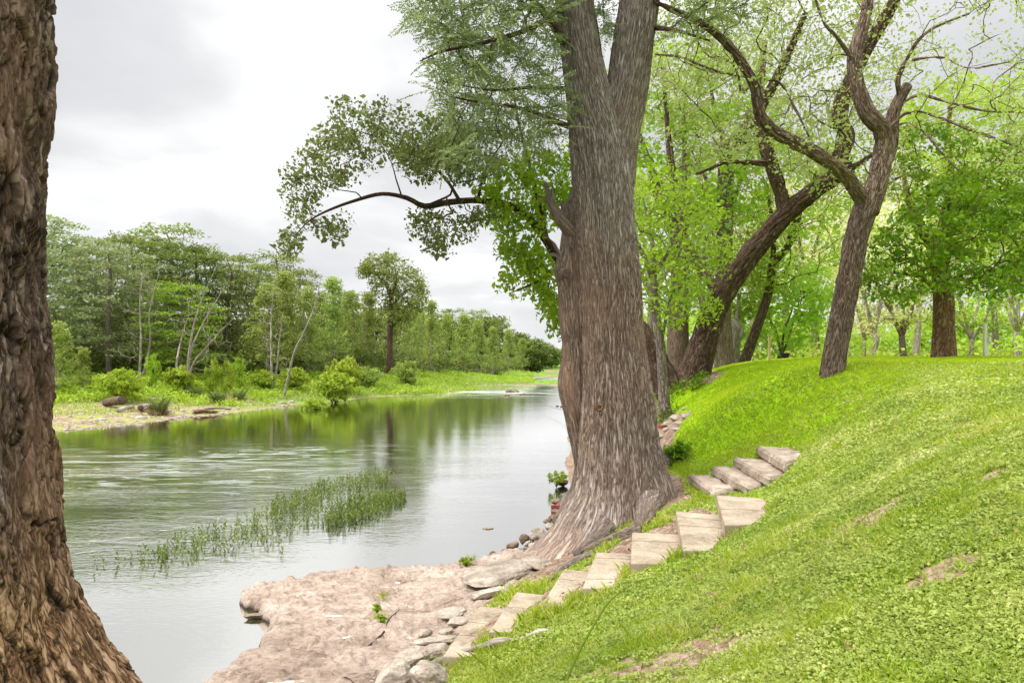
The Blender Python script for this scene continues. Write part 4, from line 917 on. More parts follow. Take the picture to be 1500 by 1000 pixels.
# far end of the river
K5 = Kind(lambda: auto_tree('bankside_tree', None, (0, 0, 0), 10, 4.6, M['bark_grey'], M['leaf_dark'], 601, .3, .08, 200, 30, .42, (.9, .9, .7)))
K5b = Kind(lambda: auto_tree('bankside_tree', None, (0, 0, 0), 10, 5., M['bark_grey'], M['leaf_back'], 605, .3, .05, 200, 30, .45, (.9, .9, .7)))
for i, (px, Y, top, lb) in enumerate([(778,150,495,'dull green bushy tree at the far river bend'),(795,170,502,'rounded dull tree right of the bend'),(808,195,508,'small far tree at the end of the visible river'),(760,175,486,'taller tree behind the bend'),(822,230,512,'hazy far tree closing the river view'),(840,225,505,'far tree on the right shore beyond the cypress'),
                                      (862,150,490,'right-shore tree hidden behind the huge cypress'),(885,90,450,'right-shore tree behind the huge cypress, nearer one')]):
    g, s_ = topscale(px, Y, top, 10.); (K5b if i in (5, 7, 4) else K5).put(g, i*1.3, (max(s_, .9),)*2+(s_,), lb, 'tree', 'trees at the end of the river')
# bare trees
def mk_bare(seed, px, Y, top, stems, lb, name='bare_tree', wide=3., lean=0.):
    r = np.random.default_rng(seed); g = gz(px, Y); Ht = H-(top-HY)/1000*Y-g[2]; L = []
    for k in range(stems):
        a = r.uniform(0, 6.28) if k else 0; w_ = wide*(.15 if k == 0 else r.uniform(.4, .9)); h = Ht*(1 if k == 0 else r.uniform(.6, .95))
        q = g+A([math.cos(a)*w_, math.sin(a)*w_*.5, h]); L.append(([g+A([0,0,-.3]), g*.65+q*.35+A([0,0,-.0])+r.normal(0,.15,3), g*.35+q*.65+r.normal(0,.15,3)+A([lean*.3, 0, 0]), q+A([lean, 0, 0])], [.10, .075, .05, .01]))
    att = ell(170, g+A([lean*.5, 0, Ht*.55]), (wide*.75, wide*.6, Ht*.45), r, .3)
    return broad_tree(name, lb, 'tree', g, L, att, M['bark_pale'], None, 0, seed=seed, tipr=.009, seg=.5, sides=4, trunk_sides=8, up=-.18, maxr=.035, step=.4)[0]
mk_bare(701, 203, 48, 382, 2, 'leafless pale tree at left in front of the dark cypresses', wide=2.6)
mk_bare(705, 272, 46, 388, 4, 'leafless multi-stemmed tree leaning right near the logs', wide=3.4, lean=1.6)
mk_bare(709, 398, 52, 400, 2, 'leafless twin stem left of the leaning white stem', wide=1.6)
g = gz(414, 50); w = Wood(); a, b = spline([g-A([0,0,.3]), P(430,520,50), P(446,485,50), P(462,445,50), P(470,405,50)], [.10,.085,.07,.045,.02], .4)
root = empty('bare_tree', g); tag(root, 'single pale leafless stem leaning right among the young trees', 'tree'); w.tube(a, b, 8); w.build('trunk', M['bark_pale'], root)
pp = grow([(a, b)], ell(20, P(462,430,50), (1.3,1,1.8), np.random.default_rng(3)), np.random.default_rng(4), tipr=.012); w = Wood(); [w.tube(q, r_, 4, cap=False) for q, r_ in pp]; tag(w.build('twigs', M['bark_pale'], root), kind='stuff')

# shrubs and saplings across the river
def mk_shrub(seed, leafm, n=60, h=1., flat=.6):
    def f():
        r = np.random.default_rng(seed); at = ell(n, (0, 0, h*.6), (h*.75, h*.75, h*.45), r, .3)
        return proto('shrub', [([A([0,0,-.1]), A([.03,0,h*.25]), A([0,.02,h*.6])], [.04,.03,.01])], at, M['bark_grey'], leafm, 30, (.17*h, .17*h, .10*h), .11*h**.5, seed+1, .005, .02, .6, .5, .1, seg=.2, up=.15, trunk_sides=6)
    return f
S1, S2 = Kind(mk_shrub(801, M['leaf_lime'])), Kind(mk_shrub(805, M['leaf_young'], 50))
for i, (K, px, Y, s_, hs, lb) in enumerate([(S1,176,41,1.7,1.15,'spreading lime-green shrub behind the dark log'),(S1,262,46,1.5,1.2,'lime shrub at the foot of the second bare tree'),
        (S1,492,50,2.0,1.2,'broad lime shrub by the water midway along the far bank'),(S1,388,52,1.3,1.2,'bright round shrub below the twin white stems'),(S1,430,54,1.5,1.2,'lime shrub below the leaning white stem'),(S2,595,66,1.8,1.3,'shrub right of the round-crowned tree foot'),(S1,460,44,1.1,1.,'low lime shrub close to the shore'),(S2,540,62,1.6,1.2,'shrub left of the round-crowned tree foot'),(S1,505,56,2.,1.5,'lime shrub in front of the young trees')]):
    K.put(gz(px, Y), i*1.7, (s_, s_, s_*hs), lb, 'shrub', 'shrubs across the river')
SP = Kind(mk_shrub(809, M['leaf_lime'], 34, 1.))
for i, (px, Y, lb) in enumerate([(222,46,'tiny upright sapling left of the second bare tree'),(311,47,'thin upright sapling right of the second bare tree'),(331,47,'thin upright sapling further right of the bare tree'),(350,50,'faint upright sapling before the dark wood')]):
    SP.put(gz(px, Y), i, (.75, .75, 2.3), lb, 'sapling', 'upright saplings across the river')
def mk_sap():
    r = np.random.default_rng(77); Ht = 4.6; at = []
    for k in range(80):
        zf = r.uniform(.15, 1); R_ = 1.15*(1.08-zf)**.5; a = r.uniform(0, 6.28); q = R_*math.sqrt(r.random()); at.append([math.cos(a)*q, math.sin(a)*q, Ht*zf])
    return proto('sapling', [([A([0,0,-.2]), A([.05,0,1.2]), A([.1,.05,2.8]), A([.1,0,4.4])], [.06,.05,.03,.01])], A(at), M['bark_pale'], M['leaf_young'], 26, (.26,.26,.2), .15, 78, .006, .02, .65, .5, .1, seg=.3, up=.1, trunk_sides=6)
SA = Kind(mk_sap)
for px, Y, s_, lb in [(86,42,.98,'tall pale-leaved sapling beside the left trunk'),(121,44,.62,'shorter pale sapling right of the tall one'),(70,44,.7,'pale sapling half behind the left trunk')]:
    SA.put(gz(px, Y), px*.1, (s_, s_, s_), lb, 'sapling', 'pale saplings by the left trunk')
# stuff: undergrowth on the far bank
ru = np.random.default_rng(900); n = 16000
uy = 34*np.exp(ru.random(n)*math.log(150/34)); ux = (ru.uniform(0, 790, n)-HX)/1000*uy
gzv = T(ux, uy); k = (gzv > np.interp(ux, [-24, -19, -15, -12], [.72, .5, .2, .08])+.3*n2(ux, uy, .3, 2, 4)) & (ux < 2+.03*(uy-60)) & (uy < treeline(ux, uy)+3); ux, uy, gzv = ux[k], uy[k], gzv[k]
hh = .2+1.15*np.clip(.5+n2(ux, uy, .28, 3, 6), 0, 1)*sm(.6, 1.2, gzv)
V = []; Fs = []; R = []
L_ = [leaves(np.stack([ux, uy, gzv+hh*.55], -1), 26, (.45, .45, .28), .18, ru, .6, .6, 0.)]
crown_obj([(L_[0][0], L_[0][1], L_[0][2])], M['leaf_lime'], None, 'undergrowth'); tag(bpy.data.objects['undergrowth'], 'lime-green leafy undergrowth covering the far bank', 'undergrowth', kind='stuff')
def blades(x, y, z, hgt, wid, rng, bend=.35, curl=None):
    n = len(x); a = rng.uniform(0, 6.283, n); b = rng.uniform(0, 6.283, n); up = np.stack([np.cos(b)*bend, np.sin(b)*bend, np.ones(n)], -1)*np.exp(rng.normal(0, .3, n))[:, None]*np.asarray(hgt).reshape(-1, 1)
    s_ = np.stack([np.cos(a), np.sin(a), 0*a], -1)*(wid if np.isscalar(wid) else wid[:, None])*.5; p0 = np.stack([x, y, z-.004], -1)
    V = np.stack([p0-s_, p0+s_, p0+up*.62+s_*.7-A([0, 0, 0]), p0+up*A([1.7, 1.7, .95]), p0+up*.62-s_*.7], 1).reshape(-1, 3)
    return V, np.arange(5*n).reshape(n, 5), np.repeat(rng.random(n), 5)
n = 70000; gy_ = 29+ru.random(n)*60; gx_ = ru.uniform(-30, 2, n); z_ = T(gx_, gy_); k = (z_ > .03) & (z_ < 1.3) & ((n2(gx_, gy_, .55, 3, 66) > -.02+.25*sm(.5, .05, z_)) | (gy_ > 50)); gx_, gy_, z_ = gx_[k], gy_[k], z_[k]
V, F5, R = blades(gx_, gy_, z_, .16+.1*(gy_ > 48), .05, ru, .5); mobj('shore_grass', V, F5, M['clover'], None, {'rnd': R}, smooth=False); tag(bpy.data.objects['shore_grass'], 'sparse grass tufts on the far gravel bar', 'grass', kind='stuff')
# tussocks
def mk_tus():
    r = np.random.default_rng(5); n = 420; a = r.uniform(0, 6.28, n); q = np.sqrt(r.random(n))*.22; x, y = np.cos(a)*q, np.sin(a)*q
    V, F_, R = blades(x, y, 0*x, .42, .022, r, .38); root = empty('grass_tussock'); mobj('blades', V, F_, M['leaf_river'], root, {'rnd': R}, smooth=False)
    r2 = np.random.default_rng(6); n = 160; x, y = r2.normal(0, .16, n), r2.normal(0, .16, n); V, F_, R = blades(x, y, 0*x, .22, .02, r2, .9); mobj('dry_blades', V, F_, M['litter'], root, {'rnd': R}, smooth=False); return root
TU = Kind(mk_tus)
for i, (px, Y, s_, lb) in enumerate([(232,37.5,1.6,'dark grass tussock in front of the pale log'),(320,44,1.4,'dark tussock above the driftwood at the shore'),(285,45,1.2,'small dark tussock behind the driftwood'),(350,46,1.3,'dark tussock right of the driftwood')]):
    TU.put(gz(px, Y), i*2., (s_, s_, s_), lb, 'grass tussock', 'dark tussocks on the far bank')
# logs on the gravel bar
def log(pa, pb, r0, r1, mat, lb, end=None):
    a, b = spline([pa, (pa+pb)/2+A([0, 0, .03]), pb], [r0, (r0+r1)/2*.96, r1], .06); root = empty('fallen_log', (pa+pb)/2-A([0, 0, r0])); tag(root, lb, 'log', 'fallen logs on the gravel bar')
    w = Wood(); w.tube(a, b, 26, disp=lambda bk, rr: .03*fbm(bk*A([1, 1, .35])*7, 3, 3)); w.build('bark', mat, root)
    d = unit(pb-pa)
    w = Wood(); w.tube(A([pa-d*.02, pa+d*.01]), A([r0*.78, r0*.8]), 18); w.build('cut_end', end or M['bark_pale'], root)
def atg(px, Y, dz): q = gz(px, Y); q[2] += dz; return q
log(atg(155, 39.5, .22), atg(179, 38.8, .52), .24, .26, M['bark_rough'], 'dark split log resting tilted at the left of the gravel bar')
log(atg(173, 37.5, .12), atg(196, 38.5, .22), .13, .10, M['bark_pale'], 'thin pale log right of the dark tilted one')
log(atg(206, 38.2, .22), atg(228, 39.5, .24), .22, .16, M['bark_pale'], 'short pale log with a dark end behind the tussock', M['bark_dark'])
log(atg(283, 39, .1), atg(318, 40, .1), .14, .08, M['bark_red'], 'long reddish driftwood log near the shore bend')
log(atg(222, 41, .35), atg(244, 42, .6), .06, .03, M['bark_pale'], 'slim bleached pole propped behind the short pale log')
log(atg(300, 40.5, .14), atg(338, 42, .08), .08, .05, M['bark_pale'], 'thin grey driftwood pole beside the reddish log')

# ------------------------------------------------------------------ rocks
def ico(sub):
    bm = bmesh.new(); bmesh.ops.create_icosphere(bm, subdivisions=sub, radius=1); V = A([v.co[:] for v in bm.verts]); F = A([[v.index for v in f.verts] for f in bm.faces]); bm.free(); return V, F
ICO = {k: ico(k) for k in (2, 3, 4, 5)}
def rockgeo(loc, size, rot, seed, sub=4, flat=.75):
    V, F = ICO[sub]; r = np.random.default_rng(seed); V = V.copy()
    for _ in range(9):
        nrm = unit(r.normal(0, 1, 3)); h = r.uniform(.5, .85); d = V@nrm; V -= np.maximum(d-h, 0)[:, None]*nrm*.9
    V[:, 2] = np.minimum(V[:, 2], flat+.05*V[:, 0])
    V = V*(1+.13*fbm(V*1.7+seed, 3, seed)[:, None]+.04*fbm(V*6+seed, 3, seed+3)[:, None])*A(size)
    c_, s_ = math.cos(rot), math.sin(rot); V = V@A([[c_, s_, 0], [-s_, c_, 0], [0, 0, 1]])
    return V+loc, F
def rock(loc, size, rot, seed, lb, mat='rock', name='rock', cat='rock', group='rocks along the water edge', sub=4, flat=.75):
    V, F = rockgeo(A(loc), size, rot, seed, sub, flat); o = mobj(name, V, F, M[mat], None, origin=A(loc, float)); return tag(o, lb, cat, group)
def rk_at(px, py, z, dz=0): q = Pz(px, py, z); return A([q[0], q[1], z+dz])
RL = [(603,962,.30,(.20,.20,.09),.3,'rock','white rounded stone lying on the shelf before the lowest step',.8),
      (640,955,.33,(.17,.14,.08),1.,'rock','pale stone touching the white rounded one, under the lowest step',.75),
      (580,990,.32,(.26,.17,.13),.5,'rock','large pale boulder at the bottom edge beside the shelf',.8),
      (625,990,.42,(.20,.13,.14),.1,'rock','tan boulder between the bottom boulder and the pale root',.8),
      (640,937,.30,(.24,.10,.05),.2,'rock','flat slab leading to the lowest step',.4),
      (622,926,.27,(.11,.06,.05),.8,'rock','small broken angular stone on the brown shelf',.6),
      (654,924,.29,(.10,.07,.04),.5,'rock','little grey plate stone beside the lowest step',.4),
      (662,896,.27,(.20,.17,.04),.9,'rock','smooth flat stone between shelf and second step',.4),
      (668,910,.28,(.14,.11,.05),.2,'rock','low flat stone just left of the lowest tread',.5),
      (735,838,.25,(.50,.66,.09),-.5,'rock','big smooth slab sloping from the cypress roots to the shelf',.5),
      (716,868,.27,(.28,.14,.08),.6,'rock','long stone at the foot of the big smooth slab',.5),
      (786,824,.30,(.24,.22,.09),.2,'rock','buff slab beneath the roots above the smooth one',.5),
      (768,812,.16,(.42,.10,.07),.25,'rock','narrow grey ledge stone along the water',.6),
      (885,795,.44,(.34,.14,.10),.9,'rock','long rounded stone right of the cypress roots',.8),
      (935,778,.66,(.22,.16,.11),.4,'rock','blunt stone between the cypress foot and the fifth step',.8),
      (912,766,.68,(.12,.12,.08),.4,'rock','small pinkish stone by the trunk foot',.8),
      (880,988,.98,(.085,.075,.07),.4,'rock','white broken stone in the grass at the bottom edge',.8),
      (715,775,-.01,(.12,.05,.04),.1,'rock_dark','thin dark flake in the water by the roots',.7),
      (752,800,.07,(.12,.10,.10),.5,'rock_dark','dark jagged rock at the water below the roots',.9),
      (768,790,.12,(.10,.10,.12),.9,'rock_dark','jagged brown rock wedged under the roots',.9),
      (748,806,.02,(.16,.06,.05),.2,'rock_dark','flat dark rock at the waterline pointing left',.6),
      (722,812,.04,(.07,.06,.07),.2,'rock_dark','small dark knob of rock at the shelf corner',.9),
      (788,782,.18,(.13,.12,.12),.1,'rock','buff boulder between two cypress roots',.9),
      (806,772,.26,(.10,.10,.09),.5,'rock','small buff stone high between the roots',.9),
      (822,762,.30,(.09,.09,.08),.9,'rock','round stone tucked under the leftmost root',.9),
      (780,800,.15,(.14,.10,.08),1.3,'rock','tan stone below the splayed roots',.8),
      (392,900,.02,(.09,.06,.06),.2,'rock_dark','dark chip of rock under the shelf edge in the water',.8),
      (376,902,.03,(.16,.06,.05),.1,'rock_dark','thin plate jutting from the shelf into the water',.5),
      (815,735,.08,(.14,.10,.09),.4,'rock_dark','dark rock behind the roots at the water',.8),
      (822,706,.1,(.22,.2,.12),.6,'rock_dark','dark rock on the shore behind the cypress',.8)]
for i, (px, py, z, sz, rot, mt, lb, fl_) in enumerate(RL):
    rock(rk_at(px, py, z), sz, rot, 1000+i*7, lb, mt, sub=5 if sz[0] > .15 else 4, flat=fl_)
for i, (px, py, a_, b_, rt_, lb) in enumerate([(583,842,.05,.03,.1,'small white chip near the far edge of the shelf'),(480,873,.16,.018,.25,'thin white streak of stone on the far part of the shelf'),(490,898,.12,.03,.0,'white mineral crust in the middle of the shelf'),(498,932,.14,.016,.5,'slanting white streak on the near part of the shelf'),(420,1000,.2,.05,.1,'white crust at the bottom edge of the shelf')]):
    q = Pz(px, py, .22); q[2] = shelf_z(q[0], q[1])+.002; rock(q, (a_, b_, .008), rt_, 1900+i, lb, 'white', 'pale_streak', 'stone', 'white marks on the rock shelf', 3)
rj = np.random.default_rng(88)
for i in range(26):
    px = rj.uniform(735, 840); py = 812-(px-735)*.62+rj.uniform(-9, 16); s_ = rj.uniform(.04, .10)
    rock(rk_at(px, py, .06+(840-px)*-.001+.12), (s_*1.3, s_, s_*.9), rj.uniform(0, 3), 1700+i, 'small broken buff or brown rock among the roots at the water', 'rock_dark' if rj.random() < .4 else 'rock', group='broken rocks among the cypress roots', sub=3, flat=.9)
rq = np.random.default_rng(77)
for i, (px, py, s_) in enumerate([(980,622,.16),(990,614,.2),(1004,612,.17),(996,622,.13),(975,632,.13),(984,605,.14),(1010,606,.13),(968,641,.12),(990,630,.10),(1002,600,.1)]):
    g = G(px, py); rock(g+A([0, 0, .03]), (s_, s_*.8, s_*.5), i*1.1, 1300+i, ['chalky stone at the left of the rubble pile','broad white stone on top of the rubble pile','white stone at the right of the rubble pile','small stone in the middle of the rubble pile','brownish stone behind the cypress flank','back stone of the rubble pile','rightmost stone of the rubble pile','lowest stone by the cypress flank','tiny front stone of the rubble pile','farthest stone of the rubble pile'][i], 'rock', group='rubble pile behind the cypress', sub=3)
bk_ = G(970, 627); V_, F_ = ICO[2]
o = prism('brick', bk_+A([-.11, -.05, .0]), bk_+A([.11, .05, .08]), M['bark_red'], None, .008)
t = NT('red_brick'); p = t.pos(); M['brick'] = t.done(t.pr(t.ramp(t.noise(p, 20, 5, .6), [(.3, (.22, .04, .03)), (.7, (.46, .14, .10))]), .9)); o.data.materials[0] = M['brick']; tag(o, 'dusty red brick lying among the rubble behind the cypress', 'brick')
q = Pz(812, 741, .08); o = prism('brick', q+A([-.07, -.04, -.06]), q+A([.12, .04, .03]), M['brick'], None, .008); tag(o, 'red broken brick at the waterline left of the cypress roots', 'brick')
for i, (px, Y, s_, lb) in enumerate([(751,66,.9,'dark rock breaking the surface of the far riffle'),(742,60,.45,'low rock just before the far riffle'),(766,61,.6,'flat reddish rock in the riffle'),(824,46,.3,'small rock in the river near the cypress trunk'),(816,46.5,.2,'tiny rock left of the one by the trunk')]):
    q = P(px, 0, Y); rock(A([q[0], Y, .02]), (s_*.8, s_*.5, s_*.35), i, 1500+i, lb, 'rock_dark', group='rocks in the river', sub=3)
# gravel: uncountable
V0, F0 = ICO[2]; V0 = V0*A([1, .8, .5])
def pebbles(x, y, z, s_, mat, name, lb, r):
    n = len(x); a = r.uniform(0, 6.28, n); V = V0[None]*(s_*np.exp(r.normal(0, .45, n)))[:, None, None]*r.uniform(.6, 1.2, (n, 1, 3)); c_, s2 = np.cos(a)[:, None], np.sin(a)[:, None]
    V = np.stack([V[..., 0]*c_-V[..., 1]*s2, V[..., 0]*s2+V[..., 1]*c_, V[..., 2]], -1)+np.stack([x, y, z], -1)[:, None]
    Fx = (F0[None]+(np.arange(n)*len(V0))[:, None, None]).reshape(-1, 3); return tag(mobj(name, V.reshape(-1, 3), Fx, mat, smooth=False), lb, 'gravel', kind='stuff')
n = 9000; x = ru.uniform(-28, -3, n); y = ru.uniform(28, 62, n); z = T(x, y); k = (x < -15.5) & (z > -.05) & (z < .75) & (ru.random(n) < np.where(z < .22, 1, .35)); pebbles(x[k], y[k], z[k], np.full(k.sum(), .075), M['rock'], 'far_gravel', 'pale gravel and cobbles on the far bar', ru)
n = 1500; x = ru.uniform(-1.5, 1.6, n); y = ru.uniform(6, 11, n); z = np.maximum(T(x, y), [shelf_z(a, b) for a, b in zip(x, y)]); k = (z > .0) & (lawn_mask(x, y) < .5) & (n2(x, y, 1.1, 2, 8) > .05); pebbles(x[k], y[k], z[k], np.full(k.sum(), .016), M['rock'], 'near_gravel', 'loose chips of stone on the shelf and roots', ru)

# ------------------------------------------------------------------ steps
def board(name, poly, z, th, parent, mat, seed, bev=.012):
    bm = bmesh.new(); o0 = A(parent.location[:]); r = np.random.default_rng(seed)
    tv = [bm.verts.new([float(q) for q in A([x, y, z+r.normal(0, .003)])-o0]) for x, y in poly]; bv = [bm.verts.new([v.co.x, v.co.y, v.co.z-th]) for v in tv]
    m = len(tv); bm.faces.new(tv); bm.faces.new(bv[::-1])
    for i in range(m): bm.faces.new([tv[i], bv[i], bv[(i+1) % m], tv[(i+1) % m]])
    bm.normal_update(); bmesh.ops.recalc_face_normals(bm, faces=bm.faces[:])
    bmesh.ops.bevel(bm, geom=bm.edges[:], offset=bev, segments=2, affect='EDGES')
    if mat is M['step_old']:
        bmesh.ops.subdivide_edges(bm, edges=[e for e in bm.edges if e.calc_length() > .1], cuts=9, use_grid_fill=True)
        P3 = A([v.co[:] for v in bm.verts]); d = .02*fbm(P3*4+seed, 3, seed)+.012*fbm(P3*13, 2, seed)
        for v, q in zip(bm.verts, d): v.co += v.normal*float(q)
    me = bpy.data.meshes.new(name); bm.to_mesh(me); bm.free(); me.materials.append(mat); me.polygons.foreach_set('use_smooth', np.full(len(me.polygons), mat is M['step_old']))
    o = bpy.data.objects.new(name, me); C.objects.link(o); o.parent = parent; return o
slab = ['lowest tan garden step, reaching the stones of the shelf','second garden step from the bottom, half under grass','third garden step up from the rock shelf','fourth garden step with a dark hollow under its near end','fifth garden step, beside the blunt stone','sixth garden step with long grooves, its side face showing','top tan step of the lower flight, running into the grass',
        'weathered rounded lowest stone of the upper flight','second worn stone step of the upper flight','third worn stone step of the upper flight','topmost worn stone step of the upper flight']
for i, (q, z, sp_, kd) in enumerate(steps_def):
    pl = [Pz(a, b, z)[:2] for a, b in q]; c0 = sum(pl)/4; root = empty('garden_step', (c0[0], c0[1], z-.16)); tag(root, slab[i], 'step', 'lower flight of tan steps' if kd == 'c' else 'upper flight of worn stone steps')
    mat = M['concrete'] if kd == 'c' else M['step_old']; th = .15 if kd == 'c' else .17
    for k in range(len(sp_)-1):
        f0 = sp_[k]+(.0035 if k else 0); f1 = sp_[k+1]-(.0035 if k < len(sp_)-2 else 0)
        L0, L1 = pl[0]*(1-f0)+pl[3]*f0, pl[0]*(1-f1)+pl[3]*f1; R0, R1 = pl[1]*(1-f0)+pl[2]*f0, pl[1]*(1-f1)+pl[2]*f1
        board('tread', [L0, R0, R1, L1], z, th, root, mat, i*5+k, .006 if kd == 'c' else .03)

# ------------------------------------------------------------------ roots, sticks and the like
def stick(pxs, z, rads, mat, name, lb, cat, sides=12, group=None):
    g = [Pz(a, b, z if np.isscalar(z) else z[i]) for i, (a, b) in enumerate(pxs)]; g = [A([a[0], a[1], max(ground_z(a[0], a[1])+r*.4, -.1)]) if np.isscalar(z) else a for a, r in zip(g, rads)]
    a, b = spline(g, rads, .03); w = Wood(); w.tube(a, b, sides, disp=lambda bk, rr: .18*rr*fbm(bk*A([1, 1, .3])*22, 3, 3)); return tag(w.build(name, mat, None, origin=A(g[0])), lb, cat, group)
er_ = [G(*q) for q in [(618,1002),(632,982),(655,968),(690,955),(725,947),(760,938),(790,930),(815,920)]]; er_ = [q+A([0, 0, d]) for q, d in zip(er_, [.0,.035,.03,.02,.035,-.01,.02,-.03])]
a, b = spline(er_, [.03,.042,.04,.032,.038,.03,.034,.015], .02); w = Wood(); w.tube(a, b, 24, disp=lambda bk, rr: .45*rr*fbm(bk*A([1, 1, .35])*14, 3, 3)); tag(w.build('exposed_root', M['bark_pale'], None, origin=er_[0]), 'long pale exposed root running along the grass edge below the steps', 'root')
stick([(527,957),(545,935),(562,918),(570,900),(585,885)], .25, [.008,.010,.010,.008,.004], M['bark_dark'], 'stick', 'thin dark stick lying on the brown rock shelf', 'stick')
stick([(492,1003),(505,990),(520,997),(540,1003)], .25, [.006,.006,.005,.004], M['bark_dark'], 'stick', 'short bent twig at the bottom edge of the shelf', 'stick')
stick([(862,607),(845,603),(825,600),(808,596),(795,592)], [.75,.6,.42,.36,.34], [.02,.016,.012,.008,.004], M['bark_dark'], 'hanging_branch', 'thin branch reaching from the trunk over the water', 'branch', 6)
stick([(823,1010),(845,960),(870,915),(893,880),(917,862)], [1.02,1.12,1.22,1.32,1.38], [.009,.009,.008,.006,.002], M['leaf_bright'], 'tall_weed', 'single tall arching green stem in the foreground grass', 'weed', 6)

# ------------------------------------------------------------------ grass and ground cover
rr = np.random.default_rng(1234)
def lawn_pts(n, r0, r1, pw=1.):
    th = rr.uniform(math.radians(-18), math.radians(56), n); u = rr.random(n); r = (r0**(2-pw)+(r1**(2-pw)-r0**(2-pw))*u)**(1/(2-pw)) if pw != 2 else r0*(r1/r0)**u
    x, y = r*np.sin(th), r*np.cos(th); m = lawn_mask(x, y); b = bare_mask(x, y); k = (rr.random(n) < m*(1-.93*b)); return x[k], y[k]
x, y = lawn_pts(690000, 3.0, 15.5, 1.75); k = rr.random(len(x)) < .35+.65*sm(-.35, .25, n2(x, y, 2.6, 3, 71)+.3*n2(x, y, 9, 2, 72)); k &= rr.random(len(k)) > sm(9.5, 15.5, np.hypot(x, y)+1.6*n2(x, y, .5, 3, 7)); x, y = x[k], y[k]; z = T(x, y)
z = z+.02+.035*np.clip(n2(x, y, 5, 2, 73)+.3, 0, 1)*rr.random(len(x)); d = np.hypot(x, y)
V, F_, R = leaves(np.stack([x, y, z], -1), 1, (0, 0, 0), 1., rr, .8, .75, 0., .25)
cen = np.repeat(np.stack([x, y, z], -1), 4, 0); V = cen+(V-cen)*np.repeat(.0125+.0020*d, 4)[:, None]
R = np.clip(.75*R+.12+.5*n2(V[:, 0], V[:, 1], 1.4, 4, 201), 0, 1)
tag(mobj('ground_cover', V, F_, M['clover'], None, {'rnd': R}, smooth=False), 'low clover-like ground cover spreading over the near lawn', 'ground cover', kind='stuff')
x, y = lawn_pts(280000, 3.0, 15, 1.8); nn = n2(x, y, 2.6, 3, 71); k = rr.random(len(x)) < 1-.5*sm(-.3, .2, nn); x, y = x[k], y[k]; d = np.hypot(x, y)
hg = .8*(.032+.045*np.clip(n2(x, y, 2.2, 2, 74)+.35, 0, 1))*(1+.9*sm(.55, .05, inpoly(x, y, lawn_poly)))
V, F_, R = blades(x, y, T(x, y), hg, .004+.0007*d, rr, .45)
R = np.clip(.75*R+.12+.5*n2(V[:, 0], V[:, 1], 1.6, 4, 202), 0, 1)
tag(mobj('near_grass', V, F_, M['grass'], None, {'rnd': R}, smooth=False), 'short bright grass blades on the near lawn', 'grass', kind='stuff')
x, y = lawn_pts(430000, 8.0, 24, 1.4); k = rr.random(len(x)) < sm(8.0, 14.5, np.hypot(x, y)+1.6*n2(x, y, .5, 3, 7)); x, y = x[k], y[k]; V, F_, R = blades(x, y, T(x, y), .035, .014, rr, .6)
R = np.clip(.7*R+.15+.35*n2(V[:, 0], V[:, 1], .5, 4, 203), 0, 1)
tag(mobj('far_grass', V, F_, M['lawn_far'], None, {'rnd': R}, smooth=False), 'smooth lime lawn on the rising bank', 'grass', kind='stuff')
# longer tufts hugging the steps and edges
cs = [];
for (px, py, nn_, s_) in [(1010,800,60,.3),(1035,790,40,.25),(930,835,60,.3),(870,870,60,.3),(800,905,60,.3),(740,940,70,.35),(690,970,80,.35),(640,985,60,.3),(700,1000,120,.5),(760,985,120,.5),(830,970,80,.4),(885,790,30,.15),(760,872,60,.25),(690,862,30,.1),(560,930,16,.08),(553,960,16,.08),(1075,715,24,.12),(1120,690,14,.08),(1110,670,12,.08),(985,680,70,.35),(960,770,30,.2),(765,800,14,.06),(1060,780,40,.2),(455,0,0,0)]:
    if nn_:
        g = G(px, py) if py > 700 else G(px, py); cs.append(g[:2]+rr.normal(0, s_*.5, (nn_*4, 2)))
cs = np.concatenate(cs); sdm = np.zeros(len(cs), bool)
for pl in step_polys: sdm |= inpoly(cs[:, 0], cs[:, 1], pl) > .01
cs = cs[~sdm]; V, F_, R = blades(cs[:, 0], cs[:, 1], A([ground_z(*q) for q in cs]), .075, .006, rr, .6)
tag(mobj('grass_tufts', V, F_, M['grass'], None, {'rnd': R}, smooth=False), 'longer grass tufts hugging the steps and roots', 'grass', kind='stuff')
# leaf litter
n = 9000; x = rr.uniform(.2, 6, n); y = rr.uniform(3, 13, n); lmk = lawn_mask(x, y); bmk = bare_mask(x, y); k = (rr.random(n) < np.where(lmk < .5, .55, .07)+.5*bmk) & (T(x, y) > .25); x, y = x[k], y[k]
V, F_, R = leaves(np.stack([x, y, T(x, y)+.02], -1), 1, (.01, .01, .004), .045, rr, .5, 1.2); tag(mobj('leaf_litter', V, F_, M['litter'], None, {'rnd': R}, smooth=False), 'brown fallen leaves under the trees and between the steps', 'leaf litter', kind='stuff')
# weeds standing as single plants
def plant(px, py, z, h, lb, n=34, mat='leaf_bright', ls=.032):
    q = G(px, py) if z is None else Pz(px, py, z); q[2] = ground_z(q[0], q[1]) if z is None or z > .1 else z
    r = np.random.default_rng(int(px)); root = empty('weed_plant', q); tag(root, lb, 'plant'); att = ell(n, q+A([0, 0, h*.6]), (h*.7, h*.7, h*.45), r, .3)
    pp = [(spline([q-A([0, 0, .03]), (q*.5+a*.5)+A([0, 0, h*.1]), a], [.004, .003, .0015], .05)) for a in att]; w = Wood(); [w.tube(a, b, 4, cap=False) for a, b in pp]; tag(w.build('stems', M[mat], root), kind='stuff')
    crown_obj([leaves(att, 9, (h*.13,)*3, ls, r, .5, .5, .0)], M[mat], root, 'foliage')
plant(683, 868, None, .15, 'leafy weed growing where shelf and smooth slab meet'); plant(553, 945, None, .09, 'small weed in the crack of the brown shelf', 18); plant(560, 962, None, .09, 'low weed below the thin dark stick', 18)
